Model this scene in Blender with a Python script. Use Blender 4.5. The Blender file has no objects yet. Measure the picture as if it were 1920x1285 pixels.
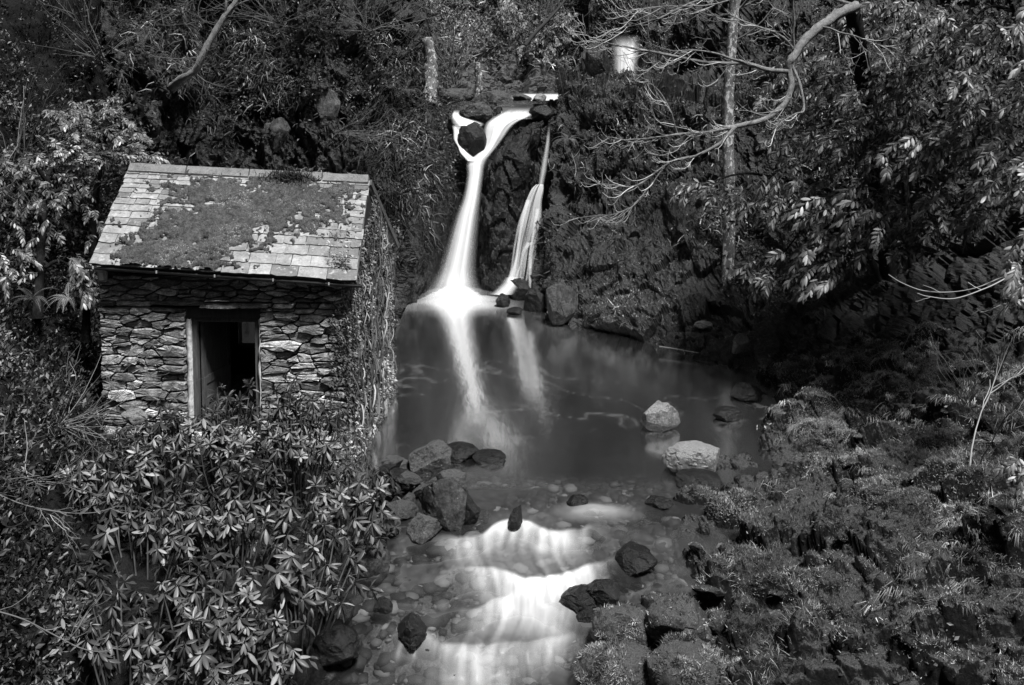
import bpy, bmesh, math, random
import numpy as np
from mathutils import Matrix, Vector

random.seed(7)
RS = np.random.RandomState(11)
C = bpy.context.scene.collection
SC = bpy.context.scene

# ------------------------------------------------------------------ camera
F, YH, PITCH, CAMZ = 1750.0, 150.0, math.radians(4.0), 6.6
YP = YH + F * math.tan(PITCH)
cam_d = bpy.data.cameras.new('camera')
cam = bpy.data.objects.new('camera', cam_d)
C.objects.link(cam)
cam.location = (0, 0, CAMZ)
cam.rotation_euler = (math.radians(90) - PITCH, 0, 0)
cam_d.sensor_width = 36.0
cam_d.lens = F / 1920 * 36.0
cam_d.shift_y = -(642.5 - YP) / 1920
cam_d.clip_start = 0.1
cam_d.clip_end = 2000
SC.camera = cam

# ------------------------------------------------------------------ light
SUN_ELEV, SUN_AZ = math.radians(64), math.radians(148)      # azimuth clockwise from +Y (north)
world = bpy.data.worlds.new('World')
SC.world = world
world.use_nodes = True
wn = world.node_tree
for n in list(wn.nodes):
    wn.nodes.remove(n)
w_out = wn.nodes.new('ShaderNodeOutputWorld')
w_bg = wn.nodes.new('ShaderNodeBackground')
w_sky = wn.nodes.new('ShaderNodeTexSky')
w_bw = wn.nodes.new('ShaderNodeRGBToBW')
w_sky.sky_type = 'NISHITA'
w_sky.sun_disc = False
w_sky.sun_elevation = SUN_ELEV
w_sky.sun_rotation = SUN_AZ
wn.links.new(w_sky.outputs[0], w_bw.inputs[0])              # a black and white photograph: a grey sky
wn.links.new(w_bw.outputs[0], w_bg.inputs[0])
wn.links.new(w_bg.outputs[0], w_out.inputs[0])
w_bg.inputs[1].default_value = 0.05
sun_d = bpy.data.lights.new('sun', 'SUN')
sun_d.energy = 5.0
sun_d.angle = math.radians(10)
sun = bpy.data.objects.new('sun', sun_d)
C.objects.link(sun)
_sd = Vector((math.sin(SUN_AZ) * math.cos(SUN_ELEV), math.cos(SUN_AZ) * math.cos(SUN_ELEV), math.sin(SUN_ELEV)))
sun.rotation_euler = _sd.to_track_quat('Z', 'Y').to_euler()
sun.location = (0, 10, 40)
SC.view_settings.view_transform = 'Standard'
SC.view_settings.look = 'None'
SC.view_settings.gamma = 1.0
SC.view_settings.use_curve_mapping = False
SC.view_settings.exposure = 1.34
SC.cycles.max_bounces = 6
SC.cycles.diffuse_bounces = 3
SC.cycles.glossy_bounces = 3
SC.cycles.transparent_max_bounces = 16
SC.cycles.use_denoising = True

# ------------------------------------------------------------------ maths helpers
CAM = np.array([0, 0, CAMZ])
_cp, _sp = math.cos(PITCH), math.sin(PITCH)


def ray(px, py):
    a, b = (px - 960) / F, -(py - YP) / F
    return np.array([a, _cp + b * _sp, -_sp + b * _cp])


def P(px, py, D):
    """the place in the world that lies D metres ahead (along y) and shows at a pixel of the 1920 px photograph"""
    d = ray(px, py)
    return CAM + d * (D / d[1])


def Z(px, py, z):
    d = ray(px, py)
    return CAM + d * ((z - CAMZ) / d[2])


def project(p):
    q = np.asarray(p) - CAM
    fwd = q[..., 1] * _cp - q[..., 2] * _sp
    up = q[..., 1] * _sp + q[..., 2] * _cp
    return 960 + F * q[..., 0] / fwd, YP - F * up / fwd, fwd


def norm(v):
    v = np.asarray(v, float)
    return v / np.maximum(np.linalg.norm(v, axis=-1, keepdims=True), 1e-9)


def smooth(a, b, x):
    t = np.clip((x - a) / (b - a), 0, 1)
    return t * t * (3 - 2 * t)


def _hash(ix, iy, iz, seed):
    h = (ix.astype(np.int64) * 374761393 + iy.astype(np.int64) * 668265263 + iz.astype(np.int64) * 2147483647 * 3 + seed * 974634777)
    h = (h ^ (h >> 13)) & 0xffffffff
    h = (h * 1274126177) & 0xffffffff
    h = h ^ (h >> 16)
    h = (h * 2246822519) & 0xffffffff
    h = h ^ (h >> 15)
    return (h & 0xffffff) / float(0xffffff)


def vnoise(p, seed=0):
    p = np.asarray(p, float)
    i = np.floor(p)
    f = p - i
    i = i.astype(np.int64)
    u = f * f * f * (f * (f * 6 - 15) + 10)
    r = 0
    for dx in (0, 1):
        for dy in (0, 1):
            for dz in (0, 1):
                w = (u[:, 0] if dx else 1 - u[:, 0]) * (u[:, 1] if dy else 1 - u[:, 1]) * (u[:, 2] if dz else 1 - u[:, 2])
                r = r + w * _hash(i[:, 0] + dx, i[:, 1] + dy, i[:, 2] + dz, seed)
    return r


def fbm(p, octaves=4, seed=0, gain=0.5, ridged=False):
    p = np.asarray(p, float)
    r, a, t = 0, 1.0, 0
    for o in range(octaves):
        n = vnoise(p * (2.03 ** o) + o * 17.3, seed + o)
        n = (1 - np.abs(2 * n - 1)) if ridged else n
        r = r + a * n
        t += a
        a *= gain
    return r / t


def worley(p, seed=0):
    p = np.asarray(p, float)
    i = np.floor(p).astype(np.int64)
    f1 = np.full(len(p), 9.0)
    f2 = np.full(len(p), 9.0)
    cid = np.zeros(len(p))
    for dx in (-1, 0, 1):
        for dy in (-1, 0, 1):
            for dz in (-1, 0, 1):
                c = i + np.array([dx, dy, dz])
                q = np.stack([_hash(c[:, 0], c[:, 1], c[:, 2], seed + k) for k in (1, 2, 3)], 1) + c
                d = np.linalg.norm(q - p, axis=1)
                v = _hash(c[:, 0], c[:, 1], c[:, 2], seed + 9)
                m = d < f1
                f2 = np.where(m, f1, np.minimum(f2, d))
                cid = np.where(m, v, cid)
                f1 = np.where(m, d, f1)
    return f1, f2, cid


# ------------------------------------------------------------------ object helpers
def mk_mesh(name, V, Fc, mat=None, smooth_shade=True, attrs=None):
    V = np.asarray(V, np.float32).reshape(-1, 3)
    me = bpy.data.meshes.new(name)
    groups = Fc if isinstance(Fc, list) and len(Fc) and isinstance(Fc[0], np.ndarray) else None
    if groups is None and isinstance(Fc, np.ndarray):
        groups = [Fc]
    if groups is None:                                       # plain python faces of any size
        flat = np.array([i for f in Fc for i in f], np.int32)
        starts = np.cumsum([0] + [len(f) for f in Fc])[:-1].astype(np.int32)
    else:
        flat = np.concatenate([g.ravel() for g in groups]).astype(np.int32)
        sizes = np.concatenate([np.full(len(g), g.shape[1]) for g in groups])
        starts = (np.cumsum(sizes) - sizes).astype(np.int32)
    me.vertices.add(len(V))
    me.vertices.foreach_set('co', V.ravel())
    me.loops.add(len(flat))
    me.loops.foreach_set('vertex_index', flat)
    me.polygons.add(len(starts))
    me.polygons.foreach_set('loop_start', starts)
    me.polygons.foreach_set('use_smooth', np.full(len(starts), bool(smooth_shade)))
    me.update(calc_edges=True)
    for k, a in (attrs or {}).items():
        at = me.attributes.new(k, 'FLOAT', 'POINT')
        at.data.foreach_set('value', np.asarray(a, np.float32))
    if mat:
        me.materials.append(mat)
    return me


def tag(o, label=None, cat=None, group=None, kind=None):
    if label:
        o['label'] = label
    if cat:
        o['category'] = cat
    if group:
        o['group'] = group
    if kind:
        o['kind'] = kind
    return o


def thing(name, loc, label, cat, group=None):
    o = bpy.data.objects.new(name, None)
    o.empty_display_size = 0.2
    o.location = tuple(loc)
    C.objects.link(o)
    return tag(o, label, cat, group)


def base_of(parent):
    b = np.zeros(3)
    while parent is not None:
        b = b + np.array(parent.location)
        parent = parent.parent
    return b


def part(name, V, Fc, mat, parent=None, smooth_shade=True, attrs=None, kind=None, label=None):
    """one mesh object; V in world coordinates, the object sits at its parent's base"""
    V = np.asarray(V, float).reshape(-1, 3) - base_of(parent)
    o = bpy.data.objects.new(name, mk_mesh(name, V, Fc, mat, smooth_shade, attrs))
    C.objects.link(o)
    if parent is not None:
        o.parent = parent
    return tag(o, label, None, None, kind)


def single(name, V, Fc, mat, base, label, cat, group=None, smooth_shade=True, attrs=None):
    """a thing that is one mesh"""
    o = bpy.data.objects.new(name, mk_mesh(name, np.asarray(V, float).reshape(-1, 3) - np.asarray(base), Fc, mat, smooth_shade, attrs))
    o.location = tuple(base)
    C.objects.link(o)
    return tag(o, label, cat, group)


def leaf_obj(name, me, pos, R, s, parent):
    o = bpy.data.objects.new(name, me)
    M = np.eye(4)
    M[:3, :3] = R * s
    M[:3, 3] = pos - base_of(parent)
    o.parent = parent
    o.matrix_basis = Matrix(M.tolist())
    C.objects.link(o)
    return o


def inst(tv, tf, pos, R, s):
    """merge many copies of a template: R (N,3,3), s (N,) or (N,3)"""
    tv = np.asarray(tv, float)
    tf = np.asarray(tf, np.int64)
    N = len(pos)
    s = np.asarray(s, float)
    if s.ndim == 1:
        s = np.repeat(s[:, None], 3, 1)
    V = np.einsum('nij,nmj->nmi', R, tv[None] * s[:, None, :]) + np.asarray(pos)[:, None, :]
    Fi = tf[None] + (np.arange(N) * len(tv))[:, None, None]
    return V.reshape(-1, 3), Fi.reshape(-1, tf.shape[1])


def frames(d, n):
    """rotation matrices whose y axis is d and whose z axis is near n"""
    d = norm(d)
    x = norm(np.cross(d, n))
    z = np.cross(x, d)
    return np.stack([x, d, z], -1)


def box_vf(c, size, R=None):
    c = np.asarray(c, float)
    s = np.asarray(size, float) / 2
    v = np.array([[x, y, z] for x in (-1, 1) for y in (-1, 1) for z in (-1, 1)], float) * s
    if R is not None:
        v = v @ np.asarray(R).T
    f = np.array([[0, 1, 3, 2], [4, 6, 7, 5], [0, 4, 5, 1], [2, 3, 7, 6], [0, 2, 6, 4], [1, 5, 7, 3]])
    return v + c, f


def hexa(corners):
    """a box from 8 corners: bottom four then top four, both anticlockwise"""
    f = np.array([[3, 2, 1, 0], [4, 5, 6, 7], [0, 1, 5, 4], [1, 2, 6, 5], [2, 3, 7, 6], [3, 0, 4, 7]])
    return np.asarray(corners, float), f


class MB:
    def __init__(self):
        self.V, self.F, self.n = [], [], 0

    def add(self, V, Fc):
        self.V.append(np.asarray(V, float))
        self.F.append(np.asarray(Fc, np.int64) + self.n)
        self.n += len(V)

    def get(self):
        k = {}
        for f in self.F:
            k.setdefault(f.shape[1], []).append(f)
        return np.concatenate(self.V), [np.concatenate(v) for v in k.values()]


def tube(pts, radii, k=6, wob=0.0, seed=0):
    pts = np.asarray(pts, float)
    radii = np.asarray(radii, float) * np.ones(len(pts))
    t = norm(np.gradient(pts, axis=0))
    ref = np.array([0.3, 0.2, 0.93]) if abs(t[0][2]) < 0.9 else np.array([1.0, 0.1, 0])
    x = norm(np.cross(t, ref))
    y = np.cross(t, x)
    a = np.linspace(0, 2 * np.pi, k, endpoint=False)
    r = radii[:, None] * np.ones((1, k))
    if wob:
        r = r * (1 + wob * (np.random.RandomState(seed).rand(*r.shape) - 0.5))
    V = pts[:, None] + r[..., None] * (np.cos(a)[None, :, None] * x[:, None] + np.sin(a)[None, :, None] * y[:, None])
    V = V.reshape(-1, 3)
    n = len(pts)
    i, j = np.meshgrid(np.arange(n - 1), np.arange(k), indexing='ij')
    j2 = (j + 1) % k
    Fq = np.stack([i * k + j, i * k + j2, (i + 1) * k + j2, (i + 1) * k + j], -1).reshape(-1, 4)
    return V, Fq


def curve_pts(ctrl, n):
    """Catmull-Rom through control points"""
    ctrl = np.asarray(ctrl, float)
    return cr(ctrl, n)


def cr(A, n):
    """Catmull-Rom along axis 0 to n samples"""
    R = len(A)
    t = np.linspace(0, R - 1, n)
    i = np.minimum(t.astype(int), R - 2)
    f = (t - i).reshape((-1,) + (1,) * (A.ndim - 1))
    g = lambda k: A[np.clip(k, 0, R - 1)]
    p0, p1, p2, p3 = g(i - 1), g(i), g(i + 1), g(i + 2)
    p0 = np.where((i == 0).reshape(f.shape), 2 * p1 - p2, p0)
    p3 = np.where((i == R - 2).reshape(f.shape), 2 * p2 - p1, p3)
    return 0.5 * (2 * p1 + (p2 - p0) * f + (2 * p0 - 5 * p1 + 4 * p2 - p3) * f ** 2 + (3 * p1 - p0 - 3 * p2 + p3) * f ** 3)


def grid_faces(nv, nu):
    i, j = np.meshgrid(np.arange(nv - 1), np.arange(nu - 1), indexing='ij')
    a = i * nu + j
    return np.stack([a, a + nu, a + nu + 1, a + 1], -1).reshape(-1, 4)


class Patch:
    """a piece of terrain through control points (rows top to bottom, columns left to right), then roughened"""

    def __init__(self, ctrl, nv, nu):
        A = np.asarray(ctrl, float)
        A = cr(A, nv)
        A = np.swapaxes(cr(np.swapaxes(A, 0, 1), nu), 0, 1)
        self.nv, self.nu = nv, nu
        self.G = A
        self.calc()

    def calc(self):
        dv = np.gradient(self.G, axis=0)
        du = np.gradient(self.G, axis=1)
        self.N = norm(np.cross(dv, du))
        return self

    def displace(self, fn):
        V = self.G.reshape(-1, 3)
        N = self.N.reshape(-1, 3)
        d = fn(V, N)
        self.G = (V + (N * d[:, None] if d.ndim == 1 else d)).reshape(self.nv, self.nu, 3)
        return self.calc()

    def build(self, name, mat, **kw):
        o = part(name, self.G.reshape(-1, 3), grid_faces(self.nv, self.nu), mat, **kw)
        return o

    def scatter(self, n, dens=None, seed=0, margin=160):
        rs = np.random.RandomState(seed)
        G = self.G
        a = np.linalg.norm(np.cross(G[1:, :-1] - G[:-1, :-1], G[:-1, 1:] - G[:-1, :-1]), axis=-1).ravel()
        c = ((G[1:, 1:] + G[:-1, :-1]) / 2).reshape(-1, 3)
        nn = self.N[:-1, :-1].reshape(-1, 3)
        px, py, _ = project(c)
        w = a * ((px > -margin) & (px < 1920 + margin) & (py > -margin) & (py < 1285 + margin))
        if dens is not None:
            w = w * np.clip(dens(c, nn), 0, None)
        idx = rs.choice(len(w), n, p=w / w.sum())
        i, j = idx // (self.nu - 1), idx % (self.nu - 1)
        u, v = rs.rand(n, 1), rs.rand(n, 1)
        p = (G[i, j] * (1 - u) * (1 - v) + G[i, j + 1] * u * (1 - v) + G[i + 1, j] * (1 - u) * v + G[i + 1, j + 1] * u * v)
        return p, self.N[i, j], rs


def PX(rows):
    """control rows of (px, py, D)"""
    return [[P(*c) for c in r] for r in rows]


def rows_of(pxs, table):
    """table: list of (py, [D, ...]) or (py, [D, ...], [px, ...])"""
    out = []
    for r in table:
        xs = r[2] if len(r) > 2 else pxs
        out.append([P(x, r[0], D) for x, D in zip(xs, r[1])])
    return out
# ------------------------------------------------------------------ materials (a black and white photograph: every colour is a grey)
def grey(v):
    return (v, v, v, 1)


class NT:
    def __init__(self, name):
        self.m = bpy.data.materials.new(name)
        self.m.use_nodes = True
        self.t = self.m.node_tree
        for n in list(self.t.nodes):
            self.t.nodes.remove(n)
        self.out = self.n('ShaderNodeOutputMaterial')

    def n(self, typ, **kw):
        x = self.t.nodes.new(typ)
        for k, v in kw.items():
            setattr(x, k, v)
        return x

    def l(self, a, b):
        self.t.links.new(a, b)

    def coords(self, scale=(1, 1, 1), kind='Object'):
        tc = self.n('ShaderNodeTexCoord')
        mp = self.n('ShaderNodeMapping')
        mp.inputs['Scale'].default_value = scale
        self.l(tc.outputs[kind], mp.inputs[0])
        return mp.outputs[0]

    def noise(self, scale, detail=4, rough=0.55, vec=None, dist=0.0):
        x = self.n('ShaderNodeTexNoise')
        x.inputs['Scale'].default_value = scale
        x.inputs['Detail'].default_value = detail
        x.inputs['Roughness'].default_value = rough
        x.inputs['Distortion'].default_value = dist
        if vec is not None:
            self.l(vec, x.inputs['Vector'])
        return x.outputs[0]

    def ramp(self, fac, stops):
        r = self.n('ShaderNodeValToRGB')
        e = r.color_ramp.elements
        while len(e) < len(stops):
            e.new(0.5)
        for el, (p, v) in zip(e, stops):
            el.position = p
            el.color = grey(v)
        self.l(fac, r.inputs[0])
        return r.outputs[0]

    def mix(self, fac, a, b, op='MIX'):
        m = self.n('ShaderNodeMix', data_type='RGBA', blend_type=op)
        for s, v in ((m.inputs[0], fac), (m.inputs[6], a), (m.inputs[7], b)):
            if hasattr(v, 'links'):
                self.l(v, s)
            else:
                s.default_value = grey(v) if s.type == 'RGBA' else v
        return m.outputs[2]

    def math(self, op, a, b=0.0, clamp=False):
        m = self.n('ShaderNodeMath', operation=op, use_clamp=clamp)
        for s, v in ((m.inputs[0], a), (m.inputs[1], b)):
            if hasattr(v, 'links'):
                self.l(v, s)
            else:
                s.default_value = v
        return m.outputs[0]

    def attr(self, name):
        a = self.n('ShaderNodeAttribute', attribute_name=name)
        return a.outputs['Fac']

    def bsdf(self, col, rough=0.7, spec=0.3, bump=None, bstr=0.5, bdist=0.02):
        p = self.n('ShaderNodeBsdfPrincipled')
        for s, v in ((p.inputs['Base Color'], col), (p.inputs['Roughness'], rough)):
            if hasattr(v, 'links'):
                self.l(v, s)
            else:
                s.default_value = grey(v) if s.name == 'Base Color' else v
        p.inputs['Specular IOR Level'].default_value = spec
        if bump is not None:
            b = self.n('ShaderNodeBump')
            b.inputs['Strength'].default_value = bstr
            b.inputs['Distance'].default_value = bdist
            self.l(bump, b.inputs['Height'])
            self.l(b.outputs[0], p.inputs['Normal'])
        self.p = p
        return p.outputs[0]

    def done(self, shader):
        self.l(shader, self.out.inputs[0])
        return self.m

    def up(self):
        g = self.n('ShaderNodeNewGeometry')
        s = self.n('ShaderNodeSeparateXYZ')
        self.l(g.outputs['Normal'], s.inputs[0])
        return s.outputs[2]


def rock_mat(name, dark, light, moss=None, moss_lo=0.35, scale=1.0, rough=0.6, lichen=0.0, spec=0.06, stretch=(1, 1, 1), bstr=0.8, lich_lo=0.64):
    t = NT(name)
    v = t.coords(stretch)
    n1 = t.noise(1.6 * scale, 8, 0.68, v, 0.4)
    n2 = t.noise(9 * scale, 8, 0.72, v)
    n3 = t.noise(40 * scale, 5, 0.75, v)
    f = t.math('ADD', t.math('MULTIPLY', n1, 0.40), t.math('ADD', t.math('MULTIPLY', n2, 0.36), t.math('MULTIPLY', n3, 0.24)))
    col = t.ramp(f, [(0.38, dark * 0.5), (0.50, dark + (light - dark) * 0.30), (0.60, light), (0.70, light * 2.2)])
    if lichen:
        lm = t.ramp(t.noise(8 * scale, 6, 0.68, v, 0.5), [(lich_lo, 0), (lich_lo + 0.03, 1)])
        col = t.mix(t.math('MULTIPLY', lm, lichen), col, min(0.38, light * 5))
    if moss is not None:
        mm = t.math('ADD', t.up(), t.math('MULTIPLY', t.math('SUBTRACT', n2, 0.5), 1.6))
        mf = t.ramp(mm, [(moss_lo, 0), (moss_lo + 0.25, 1)])
        mc = t.ramp(n3, [(0.36, moss * 0.25), (0.5, moss), (0.66, moss * 2.4)])
        col = t.mix(mf, col, mc)
    b = t.math('ADD', t.math('MULTIPLY', n2, 0.6), t.math('MULTIPLY', n3, 0.4))
    return t.done(t.bsdf(col, rough, spec, b, bstr, 0.06))


def leaf_mat(name, lo, hi, rough=0.42, spec=0.2, source='object', trans=0.12):
    t = NT(name)
    if source == 'object':
        r = t.n('ShaderNodeObjectInfo').outputs['Random']
    else:
        r = t.attr('tone')
    g = t.coords(kind='Generated' if source == 'object' else 'Object')
    col = t.ramp(r, [(0.0, lo), (0.65, lo + (hi - lo) * 0.20), (1.0, hi)])
    n = t.noise(14 if source == 'object' else 60, 2, 0.5, g)
    col = t.mix(0.5, col, t.ramp(n, [(0.3, 0.3), (0.7, 0.75)]), 'OVERLAY')
    sh = t.bsdf(col, rough, spec)
    if trans:
        tr = t.n('ShaderNodeBsdfTranslucent')
        t.l(col, tr.inputs[0])
        m = t.n('ShaderNodeMixShader')
        m.inputs[0].default_value = trans
        t.l(sh, m.inputs[1])
        t.l(tr.outputs[0], m.inputs[2])
        sh = m.outputs[0]
    return t.done(sh)


def tone_mat(name, lo, hi, rough=0.8, spec=0.05, mid=0.14):
    t = NT(name)
    col = t.ramp(t.attr('tone'), [(0.0, lo), (0.65, lo + (hi - lo) * mid), (1.0, hi)])
    return t.done(t.bsdf(col, rough, spec))


def wood_mat(name, lo, hi, scale=1.0, rough=0.8, stretch=(8, 8, 1)):
    t = NT(name)
    v = t.coords(stretch)
    n1 = t.noise(3 * scale, 6, 0.65, v)
    n2 = t.noise(22 * scale, 4, 0.6, v)
    f = t.math('ADD', t.math('MULTIPLY', n1, 0.6), t.math('MULTIPLY', n2, 0.4))
    col = t.ramp(f, [(0.35, lo), (0.65, hi)])
    return t.done(t.bsdf(col, rough, 0.2, n2, 0.4, 0.01))


def slate_mat(name):
    t = NT(name)
    v = t.coords()
    r = t.n('ShaderNodeObjectInfo').outputs['Random']
    n1 = t.noise(5, 6, 0.65, v)
    n2 = t.noise(30, 5, 0.65, v)
    base = t.ramp(r, [(0, 0.08), (1, 0.20)])
    f = t.math('ADD', t.math('MULTIPLY', n1, 0.55), t.math('MULTIPLY', n2, 0.45))
    col = t.mix(1.0, base, t.ramp(f, [(0.34, 0.45), (0.66, 1.25)]), 'MULTIPLY')
    lm = t.ramp(t.noise(9, 5, 0.6, v), [(0.58, 0), (0.63, 1)])
    col = t.mix(t.math('MULTIPLY', lm, 0.5), col, 0.26)
    dm = t.ramp(t.noise(6.3, 6, 0.7, v, 0.6), [(0.60, 0), (0.66, 1)])
    col = t.mix(t.math('MULTIPLY', dm, 0.8), col, 0.05)
    return t.done(t.bsdf(col, 0.6, 0.3, n2, 0.5, 0.01))


def stone_mat(name):
    t = NT(name)
    v = t.coords((1, 1, 2.2))
    r = t.n('ShaderNodeObjectInfo').outputs['Random']
    n1 = t.noise(6, 7, 0.68, v)
    n2 = t.noise(34, 5, 0.68, v)
    base = t.ramp(r, [(0, 0.06), (0.6, 0.15), (0.9, 0.25), (1, 0.42)])
    f = t.math('ADD', t.math('MULTIPLY', n1, 0.55), t.math('MULTIPLY', n2, 0.45))
    col = t.mix(1.0, base, t.ramp(f, [(0.38, 0.12), (0.5, 0.8), (0.64, 2.2)]), 'MULTIPLY')
    lm = t.ramp(t.noise(5.0, 6, 0.65, v), [(0.66, 0), (0.69, 1)])
    col = t.mix(t.math('MULTIPLY', lm, 0.8), col, 0.33)
    return t.done(t.bsdf(col, 0.7, 0.25, f, 0.8, 0.03))


def water_mat(name):
    t = NT(name)
    v = t.coords()
    foam, deep = t.attr('foam'), t.attr('deep')
    gl = t.n('ShaderNodeBsdfGlossy')
    gl.inputs['Color'].default_value = grey(0.9)
    t.l(t.math('ADD', 0.155, t.math('MULTIPLY', t.attr('rapid'), 0.18)), gl.inputs['Roughness'])
    bp = t.n('ShaderNodeBump')
    bp.inputs['Strength'].default_value = 0.15
    bp.inputs['Distance'].default_value = 0.03
    t.l(t.noise(3.0, 4, 0.55, t.coords((1.5, 0.5, 1))), bp.inputs['Height'])
    t.l(bp.outputs[0], gl.inputs['Normal'])
    tr = t.n('ShaderNodeBsdfTransparent')
    tr.inputs[0].default_value = grey(0.8)
    murk = t.n('ShaderNodeBsdfDiffuse')
    t.l(t.ramp(t.attr('murk'), [(0, 0.0005), (0.45, 0.002), (1, 0.011)]), murk.inputs[0])
    body = t.n('ShaderNodeMixShader')
    t.l(deep, body.inputs[0])
    t.l(tr.outputs[0], body.inputs[1])
    t.l(murk.outputs[0], body.inputs[2])
    fr = t.n('ShaderNodeFresnel')
    fr.inputs['IOR'].default_value = 1.33
    s1 = t.n('ShaderNodeMixShader')
    t.l(t.math('MULTIPLY', fr.outputs[0], t.math('SUBTRACT', 1.0, t.math('MULTIPLY', t.attr('rapid'), 0.8))), s1.inputs[0])
    t.l(body.outputs[0], s1.inputs[1])
    t.l(gl.outputs[0], s1.inputs[2])
    fm = t.n('ShaderNodeBsdfDiffuse')
    fm.inputs[0].default_value = grey(0.85)
    s2 = t.n('ShaderNodeMixShader')
    t.l(foam, s2.inputs[0])
    t.l(s1.outputs[0], s2.inputs[1])
    t.l(fm.outputs[0], s2.inputs[2])
    return t.done(s2.outputs[0])


def fall_mat(name):
    t = NT(name)
    d = t.n('ShaderNodeBsdfDiffuse')
    d.inputs[0].default_value = grey(0.9)
    tl = t.n('ShaderNodeBsdfTranslucent')
    tl.inputs[0].default_value = grey(0.9)
    m = t.n('ShaderNodeMixShader')
    m.inputs[0].default_value = 0.3
    t.l(d.outputs[0], m.inputs[1])
    t.l(tl.outputs[0], m.inputs[2])
    tr = t.n('ShaderNodeBsdfTransparent')
    s = t.n('ShaderNodeMixShader')
    t.l(t.attr('foam'), s.inputs[0])
    t.l(tr.outputs[0], s.inputs[1])
    t.l(m.outputs[0], s.inputs[2])
    return t.done(s.outputs[0])


def plain_mat(name, v, rough=0.7, spec=0.3, var=0.3, scale=12):
    t = NT(name)
    n = t.noise(scale, 5, 0.6, t.coords())
    col = t.ramp(n, [(0.3, v * (1 - var)), (0.7, v * (1 + var))])
    return t.done(t.bsdf(col, rough, spec, n, 0.2, 0.01))


def glass_mat(name):
    t = NT(name)
    gl = t.n('ShaderNodeBsdfGlossy')
    gl.inputs['Roughness'].default_value = 0.03
    tr = t.n('ShaderNodeBsdfTransparent')
    tr.inputs[0].default_value = grey(0.85)
    fr = t.n('ShaderNodeFresnel')
    s = t.n('ShaderNodeMixShader')
    t.l(fr.outputs[0], s.inputs[0])
    t.l(tr.outputs[0], s.inputs[1])
    t.l(gl.outputs[0], s.inputs[2])
    return t.done(s.outputs[0])


M = dict(
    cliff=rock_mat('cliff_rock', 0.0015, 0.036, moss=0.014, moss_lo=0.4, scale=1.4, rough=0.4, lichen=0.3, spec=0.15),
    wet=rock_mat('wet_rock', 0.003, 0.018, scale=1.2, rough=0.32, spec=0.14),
    boulder=rock_mat('boulder_rock', 0.006, 0.07, moss=0.04, moss_lo=0.6, scale=2.5, rough=0.5, lichen=0.5, spec=0.1),
    pale=rock_mat('pale_rock', 0.03, 0.12, moss=0.12, moss_lo=0.55, scale=3, rough=0.65, lichen=0.4),
    soil=rock_mat('soil', 0.002, 0.014, moss=0.008, moss_lo=0.5, scale=2.5, rough=0.9, spec=0.03),
    bank=rock_mat('bank_moss', 0.002, 0.016, moss=0.03, moss_lo=0.66, scale=2.0, rough=0.9, spec=0.03),
    back=rock_mat('back_bank', 0.008, 0.04, moss=0.04, moss_lo=0.3, scale=1.2, rough=0.9, spec=0.03),
    bed=rock_mat('stream_bed', 0.02, 0.12, scale=4, rough=0.6),
    pebble=tone_mat('pebble', 0.01, 0.14, 0.6, 0.1),
    slate=slate_mat('roof_slate'),
    stone=stone_mat('wall_stone'),
    core=plain_mat('wall_core', 0.018, 0.9, 0.1),
    mortar=plain_mat('lime_mortar', 0.30, 0.9, 0.1, 0.5),
    ridge=rock_mat('ridge_stone', 0.11, 0.17, scale=4, rough=0.65, lichen=0.5),
    moss=rock_mat('roof_moss', 0.03, 0.10, scale=6, rough=0.95, spec=0.05),
    mosstuft=tone_mat('roof_moss_tuft', 0.03, 0.34),
    darkwood=wood_mat('dark_wood', 0.012, 0.035),
    greywood=wood_mat('grey_wood', 0.02, 0.07),
    palewood=wood_mat('pale_wood', 0.16, 0.34),
    gutter=plain_mat('gutter', 0.012, 0.35, 0.5, 0.3),
    lead=plain_mat('bracket', 0.22, 0.5, 0.4),
    lamp=plain_mat('lamp_plastic', 0.28, 0.4, 0.4, 0.15),
    lens=plain_mat('lamp_lens', 0.5, 0.2, 0.5, 0.1),
    glass=glass_mat('pane_glass'),
    rhodo=leaf_mat('rhododendron_leaf', 0.016, 0.16),
    rhodo_young=leaf_mat('rhododendron_young_leaf', 0.08, 0.22, 0.4),
    rhodo_mass=leaf_mat('rhododendron_leaf_mass', 0.006, 0.04, source='tone'),  # darker copy of the leaf, shade between the shoots put into its colour
    laurel=leaf_mat('laurel_leaf', 0.025, 0.3),
    laurel_mass=leaf_mat('laurel_leaf_mass', 0.006, 0.12, source='tone'),  # darker leaf colour imitating the shade inside the crown
    paleleaf=leaf_mat('pale_leaf', 0.05, 0.34),
    paleleaf_mass=leaf_mat('pale_leaf_mass', 0.025, 0.15, source='tone'),  # inner pale leaves, darkened in colour as if shaded
    ivy=leaf_mat('ivy_leaf', 0.004, 0.14, source='tone'),
    ivy_pale=leaf_mat('ivy_pale', 0.03, 0.34, source='tone', rough=0.5),
    litter=tone_mat('leaf_litter', 0.006, 0.2, 0.7),
    grass=tone_mat('grass', 0.01, 0.32, 0.7),
    straw=tone_mat('straw', 0.10, 0.55, 0.7),
    mossblade=tone_mat('moss_blade', 0.008, 0.38, 0.9, mid=0.42),
    twig=tone_mat('twig', 0.02, 0.5, 0.7),
    bark=rock_mat('pale_bark', 0.04, 0.16, scale=1.4, rough=0.8, lichen=0.8, lich_lo=0.54, stretch=(1, 1, 0.6)),
    bark_dark=rock_mat('dark_bark', 0.004, 0.02, scale=5, rough=0.85),
    bough=rock_mat('bough_bark', 0.09, 0.22, scale=6, rough=0.75, lichen=0.3),
    stem=plain_mat('stem', 0.04, 0.8, 0.2),
    water=water_mat('water'),
    fall=fall_mat('falling_water'),
)
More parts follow.
